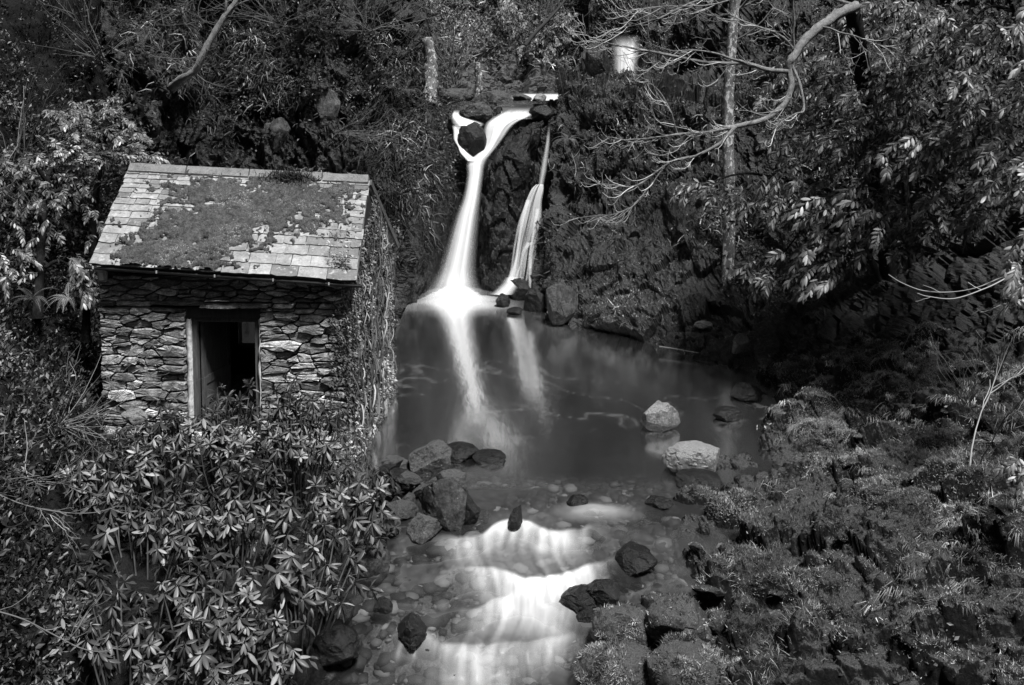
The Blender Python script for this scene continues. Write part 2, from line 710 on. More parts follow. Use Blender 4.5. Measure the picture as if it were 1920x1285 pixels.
# ------------------------------------------------------------------ terrain
def rocky(amp=0.5, freq=0.6, fine=0.06, seed=0, stretch=(1, 1, 0.6), mask=None):
    """blocky fractured rock: cell steps, ridges and fine grain"""
    st = np.array(stretch)

    def fn(V, N):
        w = V + 0.5 * (np.stack([vnoise(V * 0.9, seed + k) for k in (51, 52, 53)], 1) - 0.5)
        f1, f2, cid = worley(w * freq * st, seed)
        g1, g2, c2 = worley(w * freq * 2.9 * st, seed + 20)
        d = amp * (cid - 0.5) + amp * 0.42 * (c2 - 0.5)
        d = d - amp * 0.06 * np.exp(-(f2 - f1) / 0.05) - amp * 0.05 * np.exp(-(g2 - g1) / 0.06)
        d = d + amp * 0.55 * (fbm(w * np.array([2.2, 2.2, 0.8]) * freq * 1.5, 4, seed + 31, 0.55, True) - 0.6)
        d = d + amp * 0.7 * (fbm(V * 0.45, 3, seed + 3) - 0.5) + fine * (fbm(V * 5, 4, seed + 5, 0.6) - 0.5) * 2
        if mask is not None:
            d = d * mask(V, N)
        return d
    return fn


def lumpy(amp=0.3, freq=1.2, fine=0.05, seed=0, mask=None):
    """mossy hummocks with steep little undersides"""
    def fn(V, N):
        w = V + 0.3 * (np.stack([vnoise(V * 1.3, seed + k) for k in (51, 52, 53)], 1) - 0.5)
        f1, f2, cid = worley(w * freq * np.array([0.75, 1.3, 1.0]), seed)
        h = np.sqrt(np.clip(1 - f1 ** 2, 0, 1)) * (0.35 + cid)
        g1, g2, c2 = worley(w * freq * 2.6 * np.array([0.8, 1.2, 1.0]), seed + 8)
        h2 = np.sqrt(np.clip(1 - g1 ** 2, 0, 1)) * (0.3 + c2)
        led = fbm(w * np.array([0.45, 1.5, 2.6]), 3, seed + 12, 0.5, True)
        d = amp * 0.55 * (led - 0.62) + amp * 1.05 * (h - 0.8) + amp * 0.42 * (h2 - 0.8) + fine * (fbm(V * 7, 4, seed + 4, 0.6) - 0.5) * 2 + amp * (fbm(V * 0.6, 3, seed + 6) - 0.5)
        if mask is not None:
            d = d * mask(V, N)
        return d
    return fn


# left hillside, running under the hut and down to the stream
xs = [-260, 0, 150, 260, 400, 550, 650, 740]
hill_left = Patch(rows_of(xs, [
    (-1000, [26, 30, 33, 35, 37, 39, 41, 43]),  # unseen upper slope, added to hold back sky light
    (-260, [22, 25, 27.5, 31, 33, 34, 35, 36]),
    (100, [18, 21, 23.8, 28, 30, 31, 32, 33]),
    (300, [16.3, 19, 21.5, 26, 28, 29, 29.5, 30]),
    (480, [14.8, 17.3, 19.3, 23, 26, 27, 27.5, 28]),
    (620, [13.3, 15.8, 17.6, 19.8, 22.8, 23.0, 23.2, 23.5]),
    (800, [11.0, 13.2, 15.2, 16.2, 16.6, 16.9, 17.4, 18.6]),
    (960, [9.5, 11.4, 13.1, 13.7, 13.9, 14.2, 14.7, 16.5]),
    (1130, [8.4, 9.8, 11.0, 11.2, 11.4, 11.7, 12.7, 14.6]),
    (1420, [7.0, 8.2, 9.0, 9.2, 9.3, 9.4, 10.1, 12]),
]), 300, 230)
hill_left.displace(lumpy(0.34, 0.9, 0.07, 5))
hill_left.build('hillside', M['soil'], kind='structure')

# rock wall left of the fall
cliff_left = Patch([
    [P(*c) for c in r] for r in [
        [(180, -1000, 36), (330, -1000, 37), (470, -1000, 38), (600, -1000, 39), (670, -1000, 41), (710, -1000, 43), (740, -1000, 46), (770, -1000, 49)],  # added row out of view, keeps bright sky out of the pool's reflection
        [(180, -240, 28), (330, -240, 29), (470, -240, 30), (600, -240, 31), (670, -240, 32), (710, -240, 33), (740, -240, 35), (770, -240, 37)],
        [(190, 0, 25.6), (340, 0, 26.8), (470, 0, 27.8), (590, 0, 28.6), (670, 0, 29.6), (715, 0, 31.2), (755, 0, 33.5), (790, 0, 36)],
        [(200, 130, 24.8), (350, 130, 26), (470, 130, 26.8), (600, 130, 27.4), (695, 130, 28.4), (750, 135, 29.4), (802, 145, 31), (835, 165, 33.5)],
        [(210, 230, 24.4), (350, 230, 25.5), (470, 230, 26.2), (600, 230, 26.7), (690, 230, 27.3), (770, 228, 28.2), (825, 228, 30.0), (855, 225, 31.6)],
        [(220, 320, 24), (350, 320, 25.1), (470, 320, 25.7), (600, 320, 26.2), (690, 320, 26.7), (780, 320, 27.6), (840, 310, 29.6), (872, 300, 31.0)],
        [(230, 450, 23.5), (350, 450, 24.6), (470, 450, 25.2), (600, 450, 25.7), (690, 450, 26.0), (765, 450, 26.8), (815, 440, 28.2), (858, 430, 30.2)],
        [(240, 540, 23.2), (350, 540, 24.1), (470, 540, 24.7), (600, 540, 25.2), (690, 540, 25.5), (745, 530, 26.5), (790, 520, 27.9), (840, 510, 29.9)],
        [(250, 610, 23.0), (350, 610, 23.9), (470, 610, 24.5), (600, 610, 24.9), (690, 620, 24.9), (728, 592, 26.0), (775, 562, 27.7), (830, 550, 29.7)],
        [(250, 720, 23.0), (350, 720, 23.9), (470, 720, 24.5), (600, 720, 24.9), (690, 740, 24.9), (730, 720, 26.0), (780, 700, 27.7), (835, 690, 29.7)],
    ]], 330, 330)
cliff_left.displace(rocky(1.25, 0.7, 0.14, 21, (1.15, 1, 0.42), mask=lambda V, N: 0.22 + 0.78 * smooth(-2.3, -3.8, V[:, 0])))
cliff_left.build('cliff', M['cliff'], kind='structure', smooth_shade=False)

# the wet face behind the fall, the lip and the bed of the upper stream
xs = [790, 850, 900, 950, 1000, 1050, 1110]
face = Patch(rows_of(xs, [
    (150, [46] * 7), (183.5, [39] * 7), (190, [33.5] * 7), (203, [31.2, 31.2, 31.2, 31.3, 31.3, 31, 30.8]),
    (230, [30.9, 30.9, 30.8, 30.7, 30.6, 30.3, 30]), (300, [30.6, 30.5, 30.4, 30.4, 30.3, 30, 29.8]),
    (420, [30.2, 30.1, 30.1, 30.1, 30.1, 29.8, 29.5]), (560, [29.6] * 7), (650, [29.4] * 7)]), 160, 120)
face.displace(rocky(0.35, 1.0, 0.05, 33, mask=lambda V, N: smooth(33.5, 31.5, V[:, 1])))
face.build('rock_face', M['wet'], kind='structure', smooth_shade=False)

# dark buttress between the two falls
butt = Patch([[P(*c) for c in r] for r in [
    [(1000, 214, 31.2), (1005, 216, 31.0), (1015, 216, 30.8), (1026, 217, 30.8), (1032, 222, 31.4)],
    [(968, 245, 30.8), (978, 236, 30.0), (1000, 230, 29.8), (1020, 232, 30.0), (1026, 244, 31)],
    [(938, 278, 30.6), (950, 270, 29.6), (978, 264, 29.1), (1006, 268, 29.6), (1014, 285, 31)],
    [(915, 322, 30.4), (925, 316, 29.3), (955, 312, 28.6), (990, 318, 29.1), (1008, 330, 30.8)],
    [(903, 380, 30.2), (912, 376, 29.0), (940, 374, 28.3), (975, 376, 28.8), (1003, 385, 30.4)],
    [(898, 450, 29.9), (905, 446, 28.8), (935, 444, 28.2), (975, 444, 28.5), (1003, 450, 30)],
    [(894, 520, 29.6), (900, 518, 28.6), (930, 518, 28.1), (970, 518, 28.3), (1003, 520, 29.7)],
    [(893, 560, 29.3), (900, 560, 28.5), (930, 560, 28.0), (970, 560, 28.2), (1003, 560, 29.5)],
    [(893, 620, 29.3), (900, 620, 28.5), (930, 620, 28.0), (970, 620, 28.2), (1003, 620, 29.5)],
]], 150, 110)
butt.displace(rocky(0.34, 0.8, 0.05, 41, (1, 1, 0.6)))
butt.build('rock_face', M['wet'], kind='structure', smooth_shade=False)

# rock wall right of the falls and the slope behind the big evergreens
cliff_right = Patch([[P(*c) for c in r] for r in [
    [(1120, -1000, 58), (1200, -1000, 57), (1260, -1000, 55), (1330, -1000, 52), (1420, -1000, 48), (1560, -1000, 43), (1750, -1000, 37), (1980, -1000, 31), (2250, -1000, 26)],  # unseen rise added above the cliff to block the sky
    [(1120, -250, 43), (1200, -250, 43), (1260, -250, 42), (1330, -250, 40), (1420, -250, 37), (1560, -250, 33.5), (1750, -250, 29), (1980, -250, 25), (2250, -250, 21.5)],
    [(1090, 158, 38), (1150, 156, 37), (1215, 150, 36), (1300, 130, 35), (1400, 60, 33), (1540, 20, 30.5), (1740, 0, 27), (1980, 0, 23.5), (2250, 0, 20)],
    [(1050, 172, 32.2), (1110, 165, 31.6), (1190, 172, 30.9), (1270, 178, 30.2), (1350, 180, 29.4), (1480, 180, 27.4), (1700, 180, 24.4), (1970, 180, 21.2), (2250, 180, 18)],
    [(1038, 200, 30.5), (1080, 188, 29.9), (1150, 196, 29.2), (1230, 205, 28.6), (1330, 210, 27.8), (1450, 220, 26.4), (1660, 230, 23.6), (1960, 230, 20.5), (2250, 230, 17.4)],
    [(1034, 290, 29.6), (1070, 290, 28.8), (1130, 290, 28.3), (1220, 300, 27.7), (1320, 310, 26.9), (1440, 320, 25.6), (1640, 330, 23.0), (1950, 340, 19.8), (2250, 340, 16.6)],
    [(1018, 420, 28.6), (1050, 420, 27.6), (1120, 420, 26.9), (1220, 425, 26.3), (1320, 430, 25.3), (1430, 440, 24.4), (1620, 450, 22.2), (1940, 460, 18.6), (2240, 460, 15.4)],
    [(1012, 520, 27.9), (1040, 520, 26.6), (1110, 520, 25.7), (1205, 525, 24.9), (1310, 530, 24.1), (1420, 540, 23.3), (1600, 550, 21.2), (1930, 560, 17.6), (2230, 560, 14.6)],
    [(1010, 590, 27.2), (1030, 590, 25.9), (1100, 600, 24.6), (1190, 615, 23.6), (1300, 620, 22.9), (1415, 630, 22.0), (1580, 630, 20.4), (1920, 640, 16.9), (2220, 640, 13.9)],
    [(1010, 650, 27.0), (1030, 660, 25.2), (1110, 665, 24.0), (1200, 670, 22.9), (1310, 680, 22.0), (1430, 700, 21.0), (1600, 700, 19.6), (1940, 700, 16.4), (2220, 700, 13.4)],
    [(1010, 760, 27.0), (1030, 770, 25.2), (1110, 775, 24.0), (1200, 780, 22.9), (1310, 790, 22.0), (1430, 800, 21.0), (1600, 800, 19.6), (1940, 800, 16.4), (2220, 800, 13.4)],
]], 330, 360)
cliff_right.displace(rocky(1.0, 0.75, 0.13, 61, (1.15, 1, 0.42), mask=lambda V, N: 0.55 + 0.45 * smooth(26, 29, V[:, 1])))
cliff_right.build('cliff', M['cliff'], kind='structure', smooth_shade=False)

# mossy right bank
xs = [1110, 1220, 1320, 1420, 1550, 1700, 1920, 2260]
bank_right = Patch(rows_of(xs, [
    (630, [24.5, 23.9, 23.2, 22.6, 21.0, 19.0, 16.6, 13.5]),
    (720, [23.0, 22.2, 21.4, 20.35, 18.5, 16.9, 15.0, 12.5]),
    (800, [21.0, 20.2, 19.2, 17.9, 16.7, 15.5, 13.9, 11.9]),
    (880, [18.8, 17.9, 16.6, 15.3, 14.7, 13.8, 12.6, 11.0]),
    (960, [16.6, 15.5, 14.25, 13.5, 13.0, 12.4, 11.5, 10.2]),
    (1060, [14.8, 13.3, 12.5, 12.0, 11.6, 11.1, 10.4, 9.4]),
    (1160, [12.9, 11.75, 11.2, 10.9, 10.5, 10.0, 9.5, 8.7]),
    (1285, [11.6, 10.6, 10.2, 9.9, 9.6, 9.2, 8.8, 8.1]),
    (1480, [10.0, 9.3, 9.0, 8.8, 8.6, 8.3, 8.0, 7.5]),
]), 340, 330)
bank_right.displace(lumpy(0.50, 1.45, 0.06, 71))
bank_right.G[..., 2] += 0.10
bank_right.build('ground', M['bank'], kind='structure')

# bank behind the upper stream
back = Patch(rows_of([560, 700, 830, 940, 1050, 1130, 1200, 1290, 1400, 1600], [
    (-1000, [62] * 10),  # unseen hilltop, raised so the pool mirrors less sky
    (-300, [46, 47, 48, 49, 50, 50, 50, 48, 46, 42]),
    (-60, [40, 42, 43.5, 44.5, 45.5, 46, 46, 45, 43, 39]),
    (60, [37, 38.5, 40, 41.5, 42.5, 43, 43.5, 42.5, 41, 37]),
    (120, [35, 36.5, 38, 39.5, 40.5, 40.2, 42.0, 40.5, 39.5, 36]),
    (160, [34, 35.3, 36.8, 38.5, 39.8, 39.3, 40.5, 39.8, 38.7, 35.5]),
    (195, [33.5, 34.6, 36.2, 38, 39.4, 39.2, 40, 39.5, 38.4, 35]),
    (260, [33.5, 34.6, 36.2, 38, 39.4, 39.2, 40, 39.5, 38.4, 35]),
]), 170, 260)
back.displace(rocky(0.8, 0.6, 0.10, 81, (1, 1, 0.7)))
back.build('hillside', M['back'], kind='structure', smooth_shade=False)


# ------------------------------------------------------------------ the lie of the water
def line_y(pts, z):
    q = np.array([Z(px, py, z)[:2] for px, py in pts])
    q = q[np.argsort(q[:, 0])]
    return q


DROPS = []      # crest line, height, run, foam strength, foam length, x-range
for pts, z, h, run, amp, ln, (xa, xb), soft in [
    ([(640, 1018), (760, 1006), (860, 1000), (960, 984), (1060, 992), (1130, 1000), (1200, 985), (1300, 990)], -0.03, 0.15, 0.30, 0.8, 0.34, (890, 1085), 80),
    ([(640, 1090), (800, 1072), (870, 1068), (930, 1074), (985, 1090), (1040, 1078), (1130, 1066), (1220, 1060)], -0.18, 0.16, 0.34, 1.05, 0.34, (915, 1110), 50),
    ([(700, 1150), (860, 1140), (950, 1128), (1000, 1126), (1050, 1140), (1150, 1150)], -0.33, 0.12, 0.28, 0.95, 0.34, (905, 1040), 50),
    ([(600, 1205), (700, 1196), (800, 1190), (900, 1194), (1000, 1192), (1060, 1200), (1150, 1210)], -0.45, 0.15, 0.30, 0.66, 0.24, (800, 1035), 80),
    ([(700, 1262), (840, 1254), (900, 1244), (960, 1254), (1060, 1265)], -0.60, 0.12, 0.30, 0.7, 0.30, (845, 955), 50),
]:
    q = line_y(pts, z)
    x0, x1 = Z(xa, pts[2][1], z)[0], Z(xb, pts[2][1], z)[0]
    DROPS.append((q, h, run, amp, ln, x0, x1, soft / 125.0))


def water_level(x, y):
    z = np.zeros_like(x)
    for q, h, run, amp, ln, x0, x1, s in DROPS:
        yc = np.interp(x, q[:, 0], q[:, 1]) + 0.75 * (fbm(np.stack([x * 1.5, x * 0 + amp * 70, x * 0], 1), 3, 7) - 0.5)
        z = z - h * smooth(0, run * (1 + 2.5 * smooth(x0, x0 - 1.2, x) + 4 * smooth(x1, x1 + 0.6, x)), yc - y) - 0.03 * np.clip(yc - y, 0, 0.6)
    return z


def foam_at(x, y):
    f = np.zeros_like(x)
    P3 = np.stack([x * 8.0 + 0.8 * np.sin(y * 3.0), y * 0.8, np.zeros_like(x)], 1)
    streak = 0.55 + 0.9 * fbm(P3 * 1.4, 3, 5)
    soft = 0.6 + 0.8 * fbm(np.stack([x * 1.6, y * 1.6, np.zeros_like(x)], 1), 3, 8)
    for q, h, run, amp, ln, x0, x1, s in DROPS:
        yc = np.interp(x, q[:, 0], q[:, 1]) + 0.75 * (fbm(np.stack([x * 1.5, x * 0 + amp * 70, x * 0], 1), 3, 7) - 0.5)
        t = yc - y
        m = smooth(x0 - s, x0 + s, x) * smooth(x1 + s, x1 - s, x)
        m = 0.10 * smooth(x0 - 1.6, x0, x) * smooth(x1 + 0.8, x1, x) + m
        prof = smooth(-0.10, 0.08, t) * np.exp(-np.clip(t, 0, 9) / ln)
        f = np.maximum(f, 0.36 * amp * m * prof * np.clip(streak * 1.9 - 0.85, 0.08, 2) * soft ** 2.3) + 0.008 * m * smooth(0, 0.2, t) * np.exp(-np.clip(t, 0, 9) / 0.8)
    cxl = np.interp(y, [Z(0, 1285, -.6)[1], Z(0, 1100, -.3)[1], Z(0, 985, 0)[1]], [Z(900, 1285, -.6)[0], Z(980, 1100, -.3)[0], Z(1000, 985, 0)[0]])
    f = f + 0.022 * np.exp(-((x - cxl) / 0.55) ** 2) * smooth(14.1, 13.7, y) * np.clip(streak * 1.5 - 0.5, 0, 2)
    return f


FALL_BASE = Z(862, 553, 0)
SIDE_BASE = Z(960, 545, 0)

ys = np.concatenate([np.arange(8.2, 15.6, 0.035), np.arange(15.6, 30.2, 0.10)])
xw = np.concatenate([np.arange(-5.2, -3.4, 0.12), np.arange(-3.4, 3.2, 0.032), np.arange(3.2, 8.0, 0.08)])
Xg, Yg = np.meshgrid(xw, ys)
X, Y = Xg.ravel(), Yg.ravel()
Wz = water_level(X, Y)
Wz = Wz + 0.02 * (fbm(np.stack([X * 1.5, Y * 1.5, X * 0], 1), 3, 3) - 0.5) * smooth(15.5, 14, Y) * 3
Fm = foam_at(X, Y)
# the hump of white water at the right of the first crest
hc = Z(1115, 962, 0)
r2 = ((X - hc[0]) / 0.42) ** 2 + ((Y - hc[1]) / 0.22) ** 2
Wz = Wz + 0.10 * np.exp(-r2)
Fm = np.maximum(Fm, 0.16 * np.exp(-r2 * 0.9) * (0.7 + 0.5 * fbm(np.stack([X * 5, Y * 5, X * 0], 1), 2, 9)))
# foam where the falls strike the pool, thinning out in a fan
dx, dy = X - FALL_BASE[0], Y - FALL_BASE[1]
ang = np.sqrt((dx / (1.15 + 0.45 * np.clip(-dy, 0, 1.6))) ** 2 + (np.where(dy > 0, dy / 2.0, dy / 2.3)) ** 2)
n1 = fbm(np.stack([X * 0.8, Y * 0.8, X * 0], 1), 3, 14)
Fm = np.maximum(Fm, 0.42 * smooth(1.6, 0.15, ang + 0.5 * (n1 - 0.5)) ** 2)
dx2, dy2 = X - SIDE_BASE[0], Y - SIDE_BASE[1]
Fm = np.maximum(Fm, 0.3 * smooth(1.0, 0.2, np.sqrt((dx2 / 0.9) ** 2 + (dy2 / 0.9) ** 2)))
# thin trails of froth drifting down the pool
dn = np.clip(FALL_BASE[1] - 1.0 - Y, 0, 99)
tr = np.exp(-((X - FALL_BASE[0] - 0.05 * dn) / (0.45 + 0.05 * dn)) ** 2) * np.exp(-dn / 4.5)
tr2 = np.exp(-((X - FALL_BASE[0] - 1.4 - 0.42 * dn) / (0.35 + 0.06 * dn)) ** 2) * np.exp(-dn / 4.0)
sn = fbm(np.stack([X * 1.7 - 0.5 * Y, Y * 0.5, X * 0], 1), 4, 18)
Fm = np.maximum(Fm, (0.018 * tr + 0.02 * tr2) * (0.0 + 1.9 * sn) * smooth(14.5, 16.5, Y))
# thin threads of froth turning slowly on the pool
wx, wy = X + 0.5 * fbm(np.stack([X * 0.5, Y * 0.5, X * 0], 1), 2, 61), Y + 0.9 * fbm(np.stack([X * 0.5, Y * 0.5, X * 0 + 4], 1), 2, 63)
th = (1 - np.abs(2 * fbm(np.stack([wx * 1.1 + wy * 0.5, wy * 0.9, X * 0], 1), 3, 65) - 1)) ** 40
Fm = np.maximum(Fm, 0.035 * th * smooth(0.45, 0.65, fbm(np.stack([X * 0.6, Y * 0.6, X * 0], 1), 2, 67)) * smooth(15.5, 17.5, Y))
Fm = np.clip(Fm, 0, 1)
# how much the depth of the water hides its bed
shal = fbm(np.stack([X * 0.5, Y * 0.5, X * 0], 1), 3, 27)
depth = 0.17 + 1.3 * smooth(17.0, 20.5, Y + 3.4 * (shal - 0.5)) + 0.10 * fbm(np.stack([X * 1.1, Y * 1.1, X * 0], 1), 3, 29)
deep = 1 - np.exp(-1.7 * np.clip(depth - 0.12, 0, 9))
murk = smooth(23.5, 17.5, Y + 0.5 * np.abs(X + 0.3)) * (0.35 + 0.9 * fbm(np.stack([X * 0.7 + 0.4 * Y, Y * 0.9, X * 0], 1), 4, 35)) * smooth(4.2, 1.5, X)  # cloudy water, paler at lower middle to paint in the pool's glow
SHORE = np.array([Z(px, py, z)[:2] for px, py, z in ((520, 1400, -.8), (560, 1285, -.7), (600, 1100, -.3), (650, 980, 0), (690, 900, 0), (690, 840, 0))])
SHORE = SHORE[np.argsort(SHORE[:, 1])]
wf = grid_faces(len(ys), len(xw))
cx_, cy_ = X[wf].mean(1), Y[wf].mean(1)
wf = wf[cx_ > np.interp(cy_, SHORE[:, 1], SHORE[:, 0]) - 0.5]
o = part('water', np.stack([X, Y, Wz], 1), wf, M['water'], attrs=dict(foam=Fm, deep=deep, murk=np.clip(murk, 0, 1), rapid=smooth(15.6, 13.7, Y + 1.2 * (shal - 0.5))), kind='structure')

Bz = Wz - depth + 0.06 * (fbm(np.stack([X * 3, Y * 3, X * 0], 1), 4, 31) - 0.5) * 2
k = 2
sel = np.zeros(Xg.shape, bool)
gx, gy = Xg[::k, ::k], Yg[::k, ::k]
part('stream_bed', np.stack([gx, gy, Bz.reshape(Xg.shape)[::k, ::k] - 0.02], -1).reshape(-1, 3), grid_faces(*gx.shape), M['bed'], kind='structure')

# pebbles on the bed where the water is thin
ico = np.array([[0, 0, 1], [0.89, 0, 0.45], [0.28, 0.85, 0.45], [-0.72, 0.53, 0.45], [-0.72, -0.53, 0.45], [0.28, -0.85, 0.45],
                [0.72, 0.53, -0.45], [-0.28, 0.85, -0.45], [-0.89, 0, -0.45], [-0.28, -0.85, -0.45], [0.72, -0.53, -0.45], [0, 0, -1]])
icf = np.array([[0, 1, 2], [0, 2, 3], [0, 3, 4], [0, 4, 5], [0, 5, 1], [1, 6, 2], [2, 7, 3], [3, 8, 4], [4, 9, 5], [5, 10, 1], [6, 7, 2], [7, 8, 3],
                [8, 9, 4], [9, 10, 5], [10, 6, 1], [11, 7, 6], [11, 8, 7], [11, 9, 8], [11, 10, 9], [11, 6, 10]])


def rand_rot(rs, n):
    q = rs.randn(n, 4)
    q /= np.linalg.norm(q, axis=1)[:, None]
    w, x, y, z = q.T
    return np.stack([np.stack([1 - 2 * (y * y + z * z), 2 * (x * y - z * w), 2 * (x * z + y * w)], -1),
                     np.stack([2 * (x * y + z * w), 1 - 2 * (x * x + z * z), 2 * (y * z - x * w)], -1),
                     np.stack([2 * (x * z - y * w), 2 * (y * z + x * w), 1 - 2 * (x * x + y * y)], -1)], 1)


def zrot(a):
    c, s, o_, i_ = np.cos(a), np.sin(a), np.zeros_like(a), np.ones_like(a)
    return np.stack([np.stack([c, -s, o_], -1), np.stack([s, c, o_], -1), np.stack([o_, o_, i_], -1)], 1)


def pebbles(n, xr, yr, smin, smax, seed, sink, fit=None):
    rs = np.random.RandomState(seed)
    x, y = rs.uniform(*xr, n), rs.uniform(*yr, n)
    if fit is not None:
        kk = fit(x, y, rs)
        x, y = x[kk], y[kk]
    n = len(x)
    s = smin + (smax - smin) * rs.rand(n) ** 3
    j = np.abs(Yg[:, :1].ravel()[None] - y[:, None]).argmin(1)
    i = np.abs(xw[None] - x[:, None]).argmin(1)
    z = Bz.reshape(Xg.shape)[j, i] + s * sink
    sc = np.stack([s * rs.uniform(0.9, 1.6, n), s * rs.uniform(0.7, 1.1, n), s * rs.uniform(0.35, 0.6, n)], 1)
    V, Fc = inst(ico, icf, np.stack([x, y, z], 1), zrot(rs.uniform(0, 6.28, n)), sc)
    V = V + 0.012 * (np.stack([vnoise(V * 20, 90 + q) for q in range(3)], 1) - 0.5)
    return V, Fc, np.repeat(rs.rand(n) ** 1.6, len(ico))


V, Fc, tn = pebbles(11000, (-3.6, 4.2), (9, 19.5), 0.02, 0.15, 3, 0.2)
part('pebbles', V, Fc, M['pebble'], attrs=dict(tone=tn), kind='stuff', smooth_shade=True)

# upper stream above the lip
xs = np.linspace(-3.2, 3.4, 60)
yy = np.linspace(30.3, 39, 90)
Xu, Yu = np.meshgrid(xs, yy)
x, y = Xu.ravel(), Yu.ravel()
z0 = P(960, 196, 32)[2]
zu = z0 + 0.03 * fbm(np.stack([x * 2, y * 2, x * 0], 1), 3, 2) + 0.30 * smooth(33.3, 35.2, y + 0.25 * x) - 0.45 * smooth(31.6, 30.4, y)
fu = 0.3 * smooth(33.0, 33.6, y + 0.25 * x) * smooth(35.8, 34.6, y + 0.25 * x) * smooth(0.2, 0.55, fbm(np.stack([x * 1.2, y * 0.8, x * 0], 1), 3, 6)) * smooth(-0.6, 0.3, x)
fu = np.maximum(fu, 0.06 * smooth(31.3, 30.6, y) * smooth(-0.3, 0.2, x) * smooth(0.7, 0.2, x))
gf = grid_faces(90, 60)
gx_, gy_ = x[gf].mean(1), y[gf].mean(1)
gf = gf[~((gy_ < 32.2) & ((gx_ > 0.75) | (gx_ < -2.1)))]
part('water', np.stack([x, y, zu], 1), gf, M['water'], attrs=dict(foam=np.clip(fu, 0, 1), deep=np.full(len(x), 0.9), murk=np.full(len(x), 0.25), rapid=np.full(len(x), 0.0)), kind='structure')

# the land beyond: one sheet to the horizon and unseen wooded hills round about, raised to cut off low sky light
a = np.linspace(-np.pi, np.pi, 97)
rr = np.array([0.0, 30, 60, 100, 160, 260, 500, 900])
hh = np.array([-3.0, -3.0, 32.0, 62, 90, 115, 130, 140])
A, R = np.meshgrid(a, rr)
H = np.interp(R, rr, hh)
Pq = np.stack([R * np.sin(A) * 0.02, R * np.cos(A) * 0.02, A * 0], -1).reshape(-1, 3)
H = H.ravel() + (R.ravel() > 40) * 14 * (fbm(Pq, 4, 91) - 0.5)
H = np.where((np.abs(A.ravel()) < 1.0) & (R.ravel() < 70), -3.0, H)
part('terrain', np.stack([(R * np.sin(A)).ravel(), (R * np.cos(A)).ravel(), H], 1), grid_faces(len(rr), len(a)), M['soil'], kind='structure')
# ------------------------------------------------------------------ stone hut
hb = P(188, 830, 16.05)
HL, HR = P(188, 600, 16.05), P(655, 600, 15.85)         # front corners
HL, HR = HL[:2], HR[:2]
ux = norm(HR - HL)
uy = np.array([-ux[1], ux[0]])                          # into the hut
HW = float(np.linalg.norm(HR - HL))
HDEP = 3.75
SILL = P(420, 812, 15.95)[2]
hut = thing('stone_hut', (HL[0], HL[1], SILL), 'small dry stone hut with a mossy slate roof beside the pool', 'hut')


def hw(x, y, z):
    """hut coordinates (along the front, into the hut, height) to world"""
    x, y, z = np.broadcast_arrays(np.asarray(x, float), np.asarray(y, float), np.asarray(z, float))
    return np.stack([HL[0] + ux[0] * x + uy[0] * y, HL[1] + ux[1] * x + uy[1] * y, z], -1)


def hloc(px, py, y=0.0):
    """where the sight line of a pixel meets the plane y = const of the hut: (x, z)"""
    d = ray(px, py)
    n = np.array([uy[0], uy[1], 0])
    p0 = np.array([HL[0] + uy[0] * y, HL[1] + uy[1] * y, 0])
    t = np.dot(p0 - CAM, n) / np.dot(d, n)
    p = CAM + d * t
    return float(np.dot(p[:2] - HL, ux)), float(p[2])


eL, eR = P(166, 493, 15.72), P(668, 526, 15.55)         # eave line
rL, rR = P(243, 316, 18.0), P(692, 338, 17.75)          # ridge line
zE = hloc(420, 512)[1]
d0, dtop = hloc(357, 600), hloc(485, 603)
DX0, DX1, DZ0, DZ1 = d0[0], hloc(486, 700)[0], SILL, hloc(420, 598)[1]
BOT = SILL - 0.9


def hbox(x0, x1, y0, y1, z0, z1):
    c = [hw(x0, y0, z0), hw(x1, y0, z0), hw(x1, y1, z0), hw(x0, y1, z0), hw(x0, y0, z1), hw(x1, y0, z1), hw(x1, y1, z1), hw(x0, y1, z1)]
    return hexa(c)


wt = 0.45
mb = MB()
ZT = zE - 0.12
for a_ in [(0.03, DX0 - 0.06, 0.06, wt, BOT, ZT), (DX1 + 0.06, HW - 0.03, 0.06, wt, BOT, ZT), (DX0 - 0.06, DX1 + 0.06, 0.06, wt, DZ1 + 0.2, ZT),
           (0.03, wt, wt, HDEP - wt, BOT, ZT), (HW - wt, HW - 0.03, wt, HDEP - wt, BOT, ZT)]:
    mb.add(*hbox(*a_))
# back wall with its window opening
bw0, bw1 = hloc(440, 604, HDEP - wt), hloc(480, 655, HDEP - wt)
WX0, WX1, WZ1, WZ0 = bw0[0], bw1[0] + 0.05, bw0[1], bw1[1]
for a_ in [(0.03, WX0, HDEP - wt, HDEP, BOT, ZT), (WX1, HW - 0.03, HDEP - wt, HDEP, BOT, ZT), (WX0, WX1, HDEP - wt, HDEP, BOT, WZ0), (WX0, WX1, HDEP - wt, HDEP, WZ1, ZT)]:
    mb.add(*hbox(*a_))
rz = (rL[2] + rR[2]) / 2
for xg0, xg1 in ((0.03, wt), (HW - wt, HW - 0.03)):      # gable peaks
    ym = 2.05
    zz = rR[2] - 0.22
    pr = np.array([hw(xg0, 0.02, ZT + 0.002), hw(xg0, ym, zz), hw(xg0, HDEP, ZT + 0.002), hw(xg1, 0.02, ZT + 0.002), hw(xg1, ym, zz), hw(xg1, HDEP, ZT + 0.002)])
    mb.add(pr, np.array([[0, 2, 1], [3, 4, 5]]))
    mb.add(pr, np.array([[0, 1, 4, 3], [1, 2, 5, 4]]))
part('wall', *mb.get(), M['core'], hut, smooth_shade=False)
part('floor', *hbox(0.1, HW - 0.1, 0.0, HDEP - 0.1, SILL - 0.25, SILL - 0.03), M['stone'], hut, smooth_shade=False)
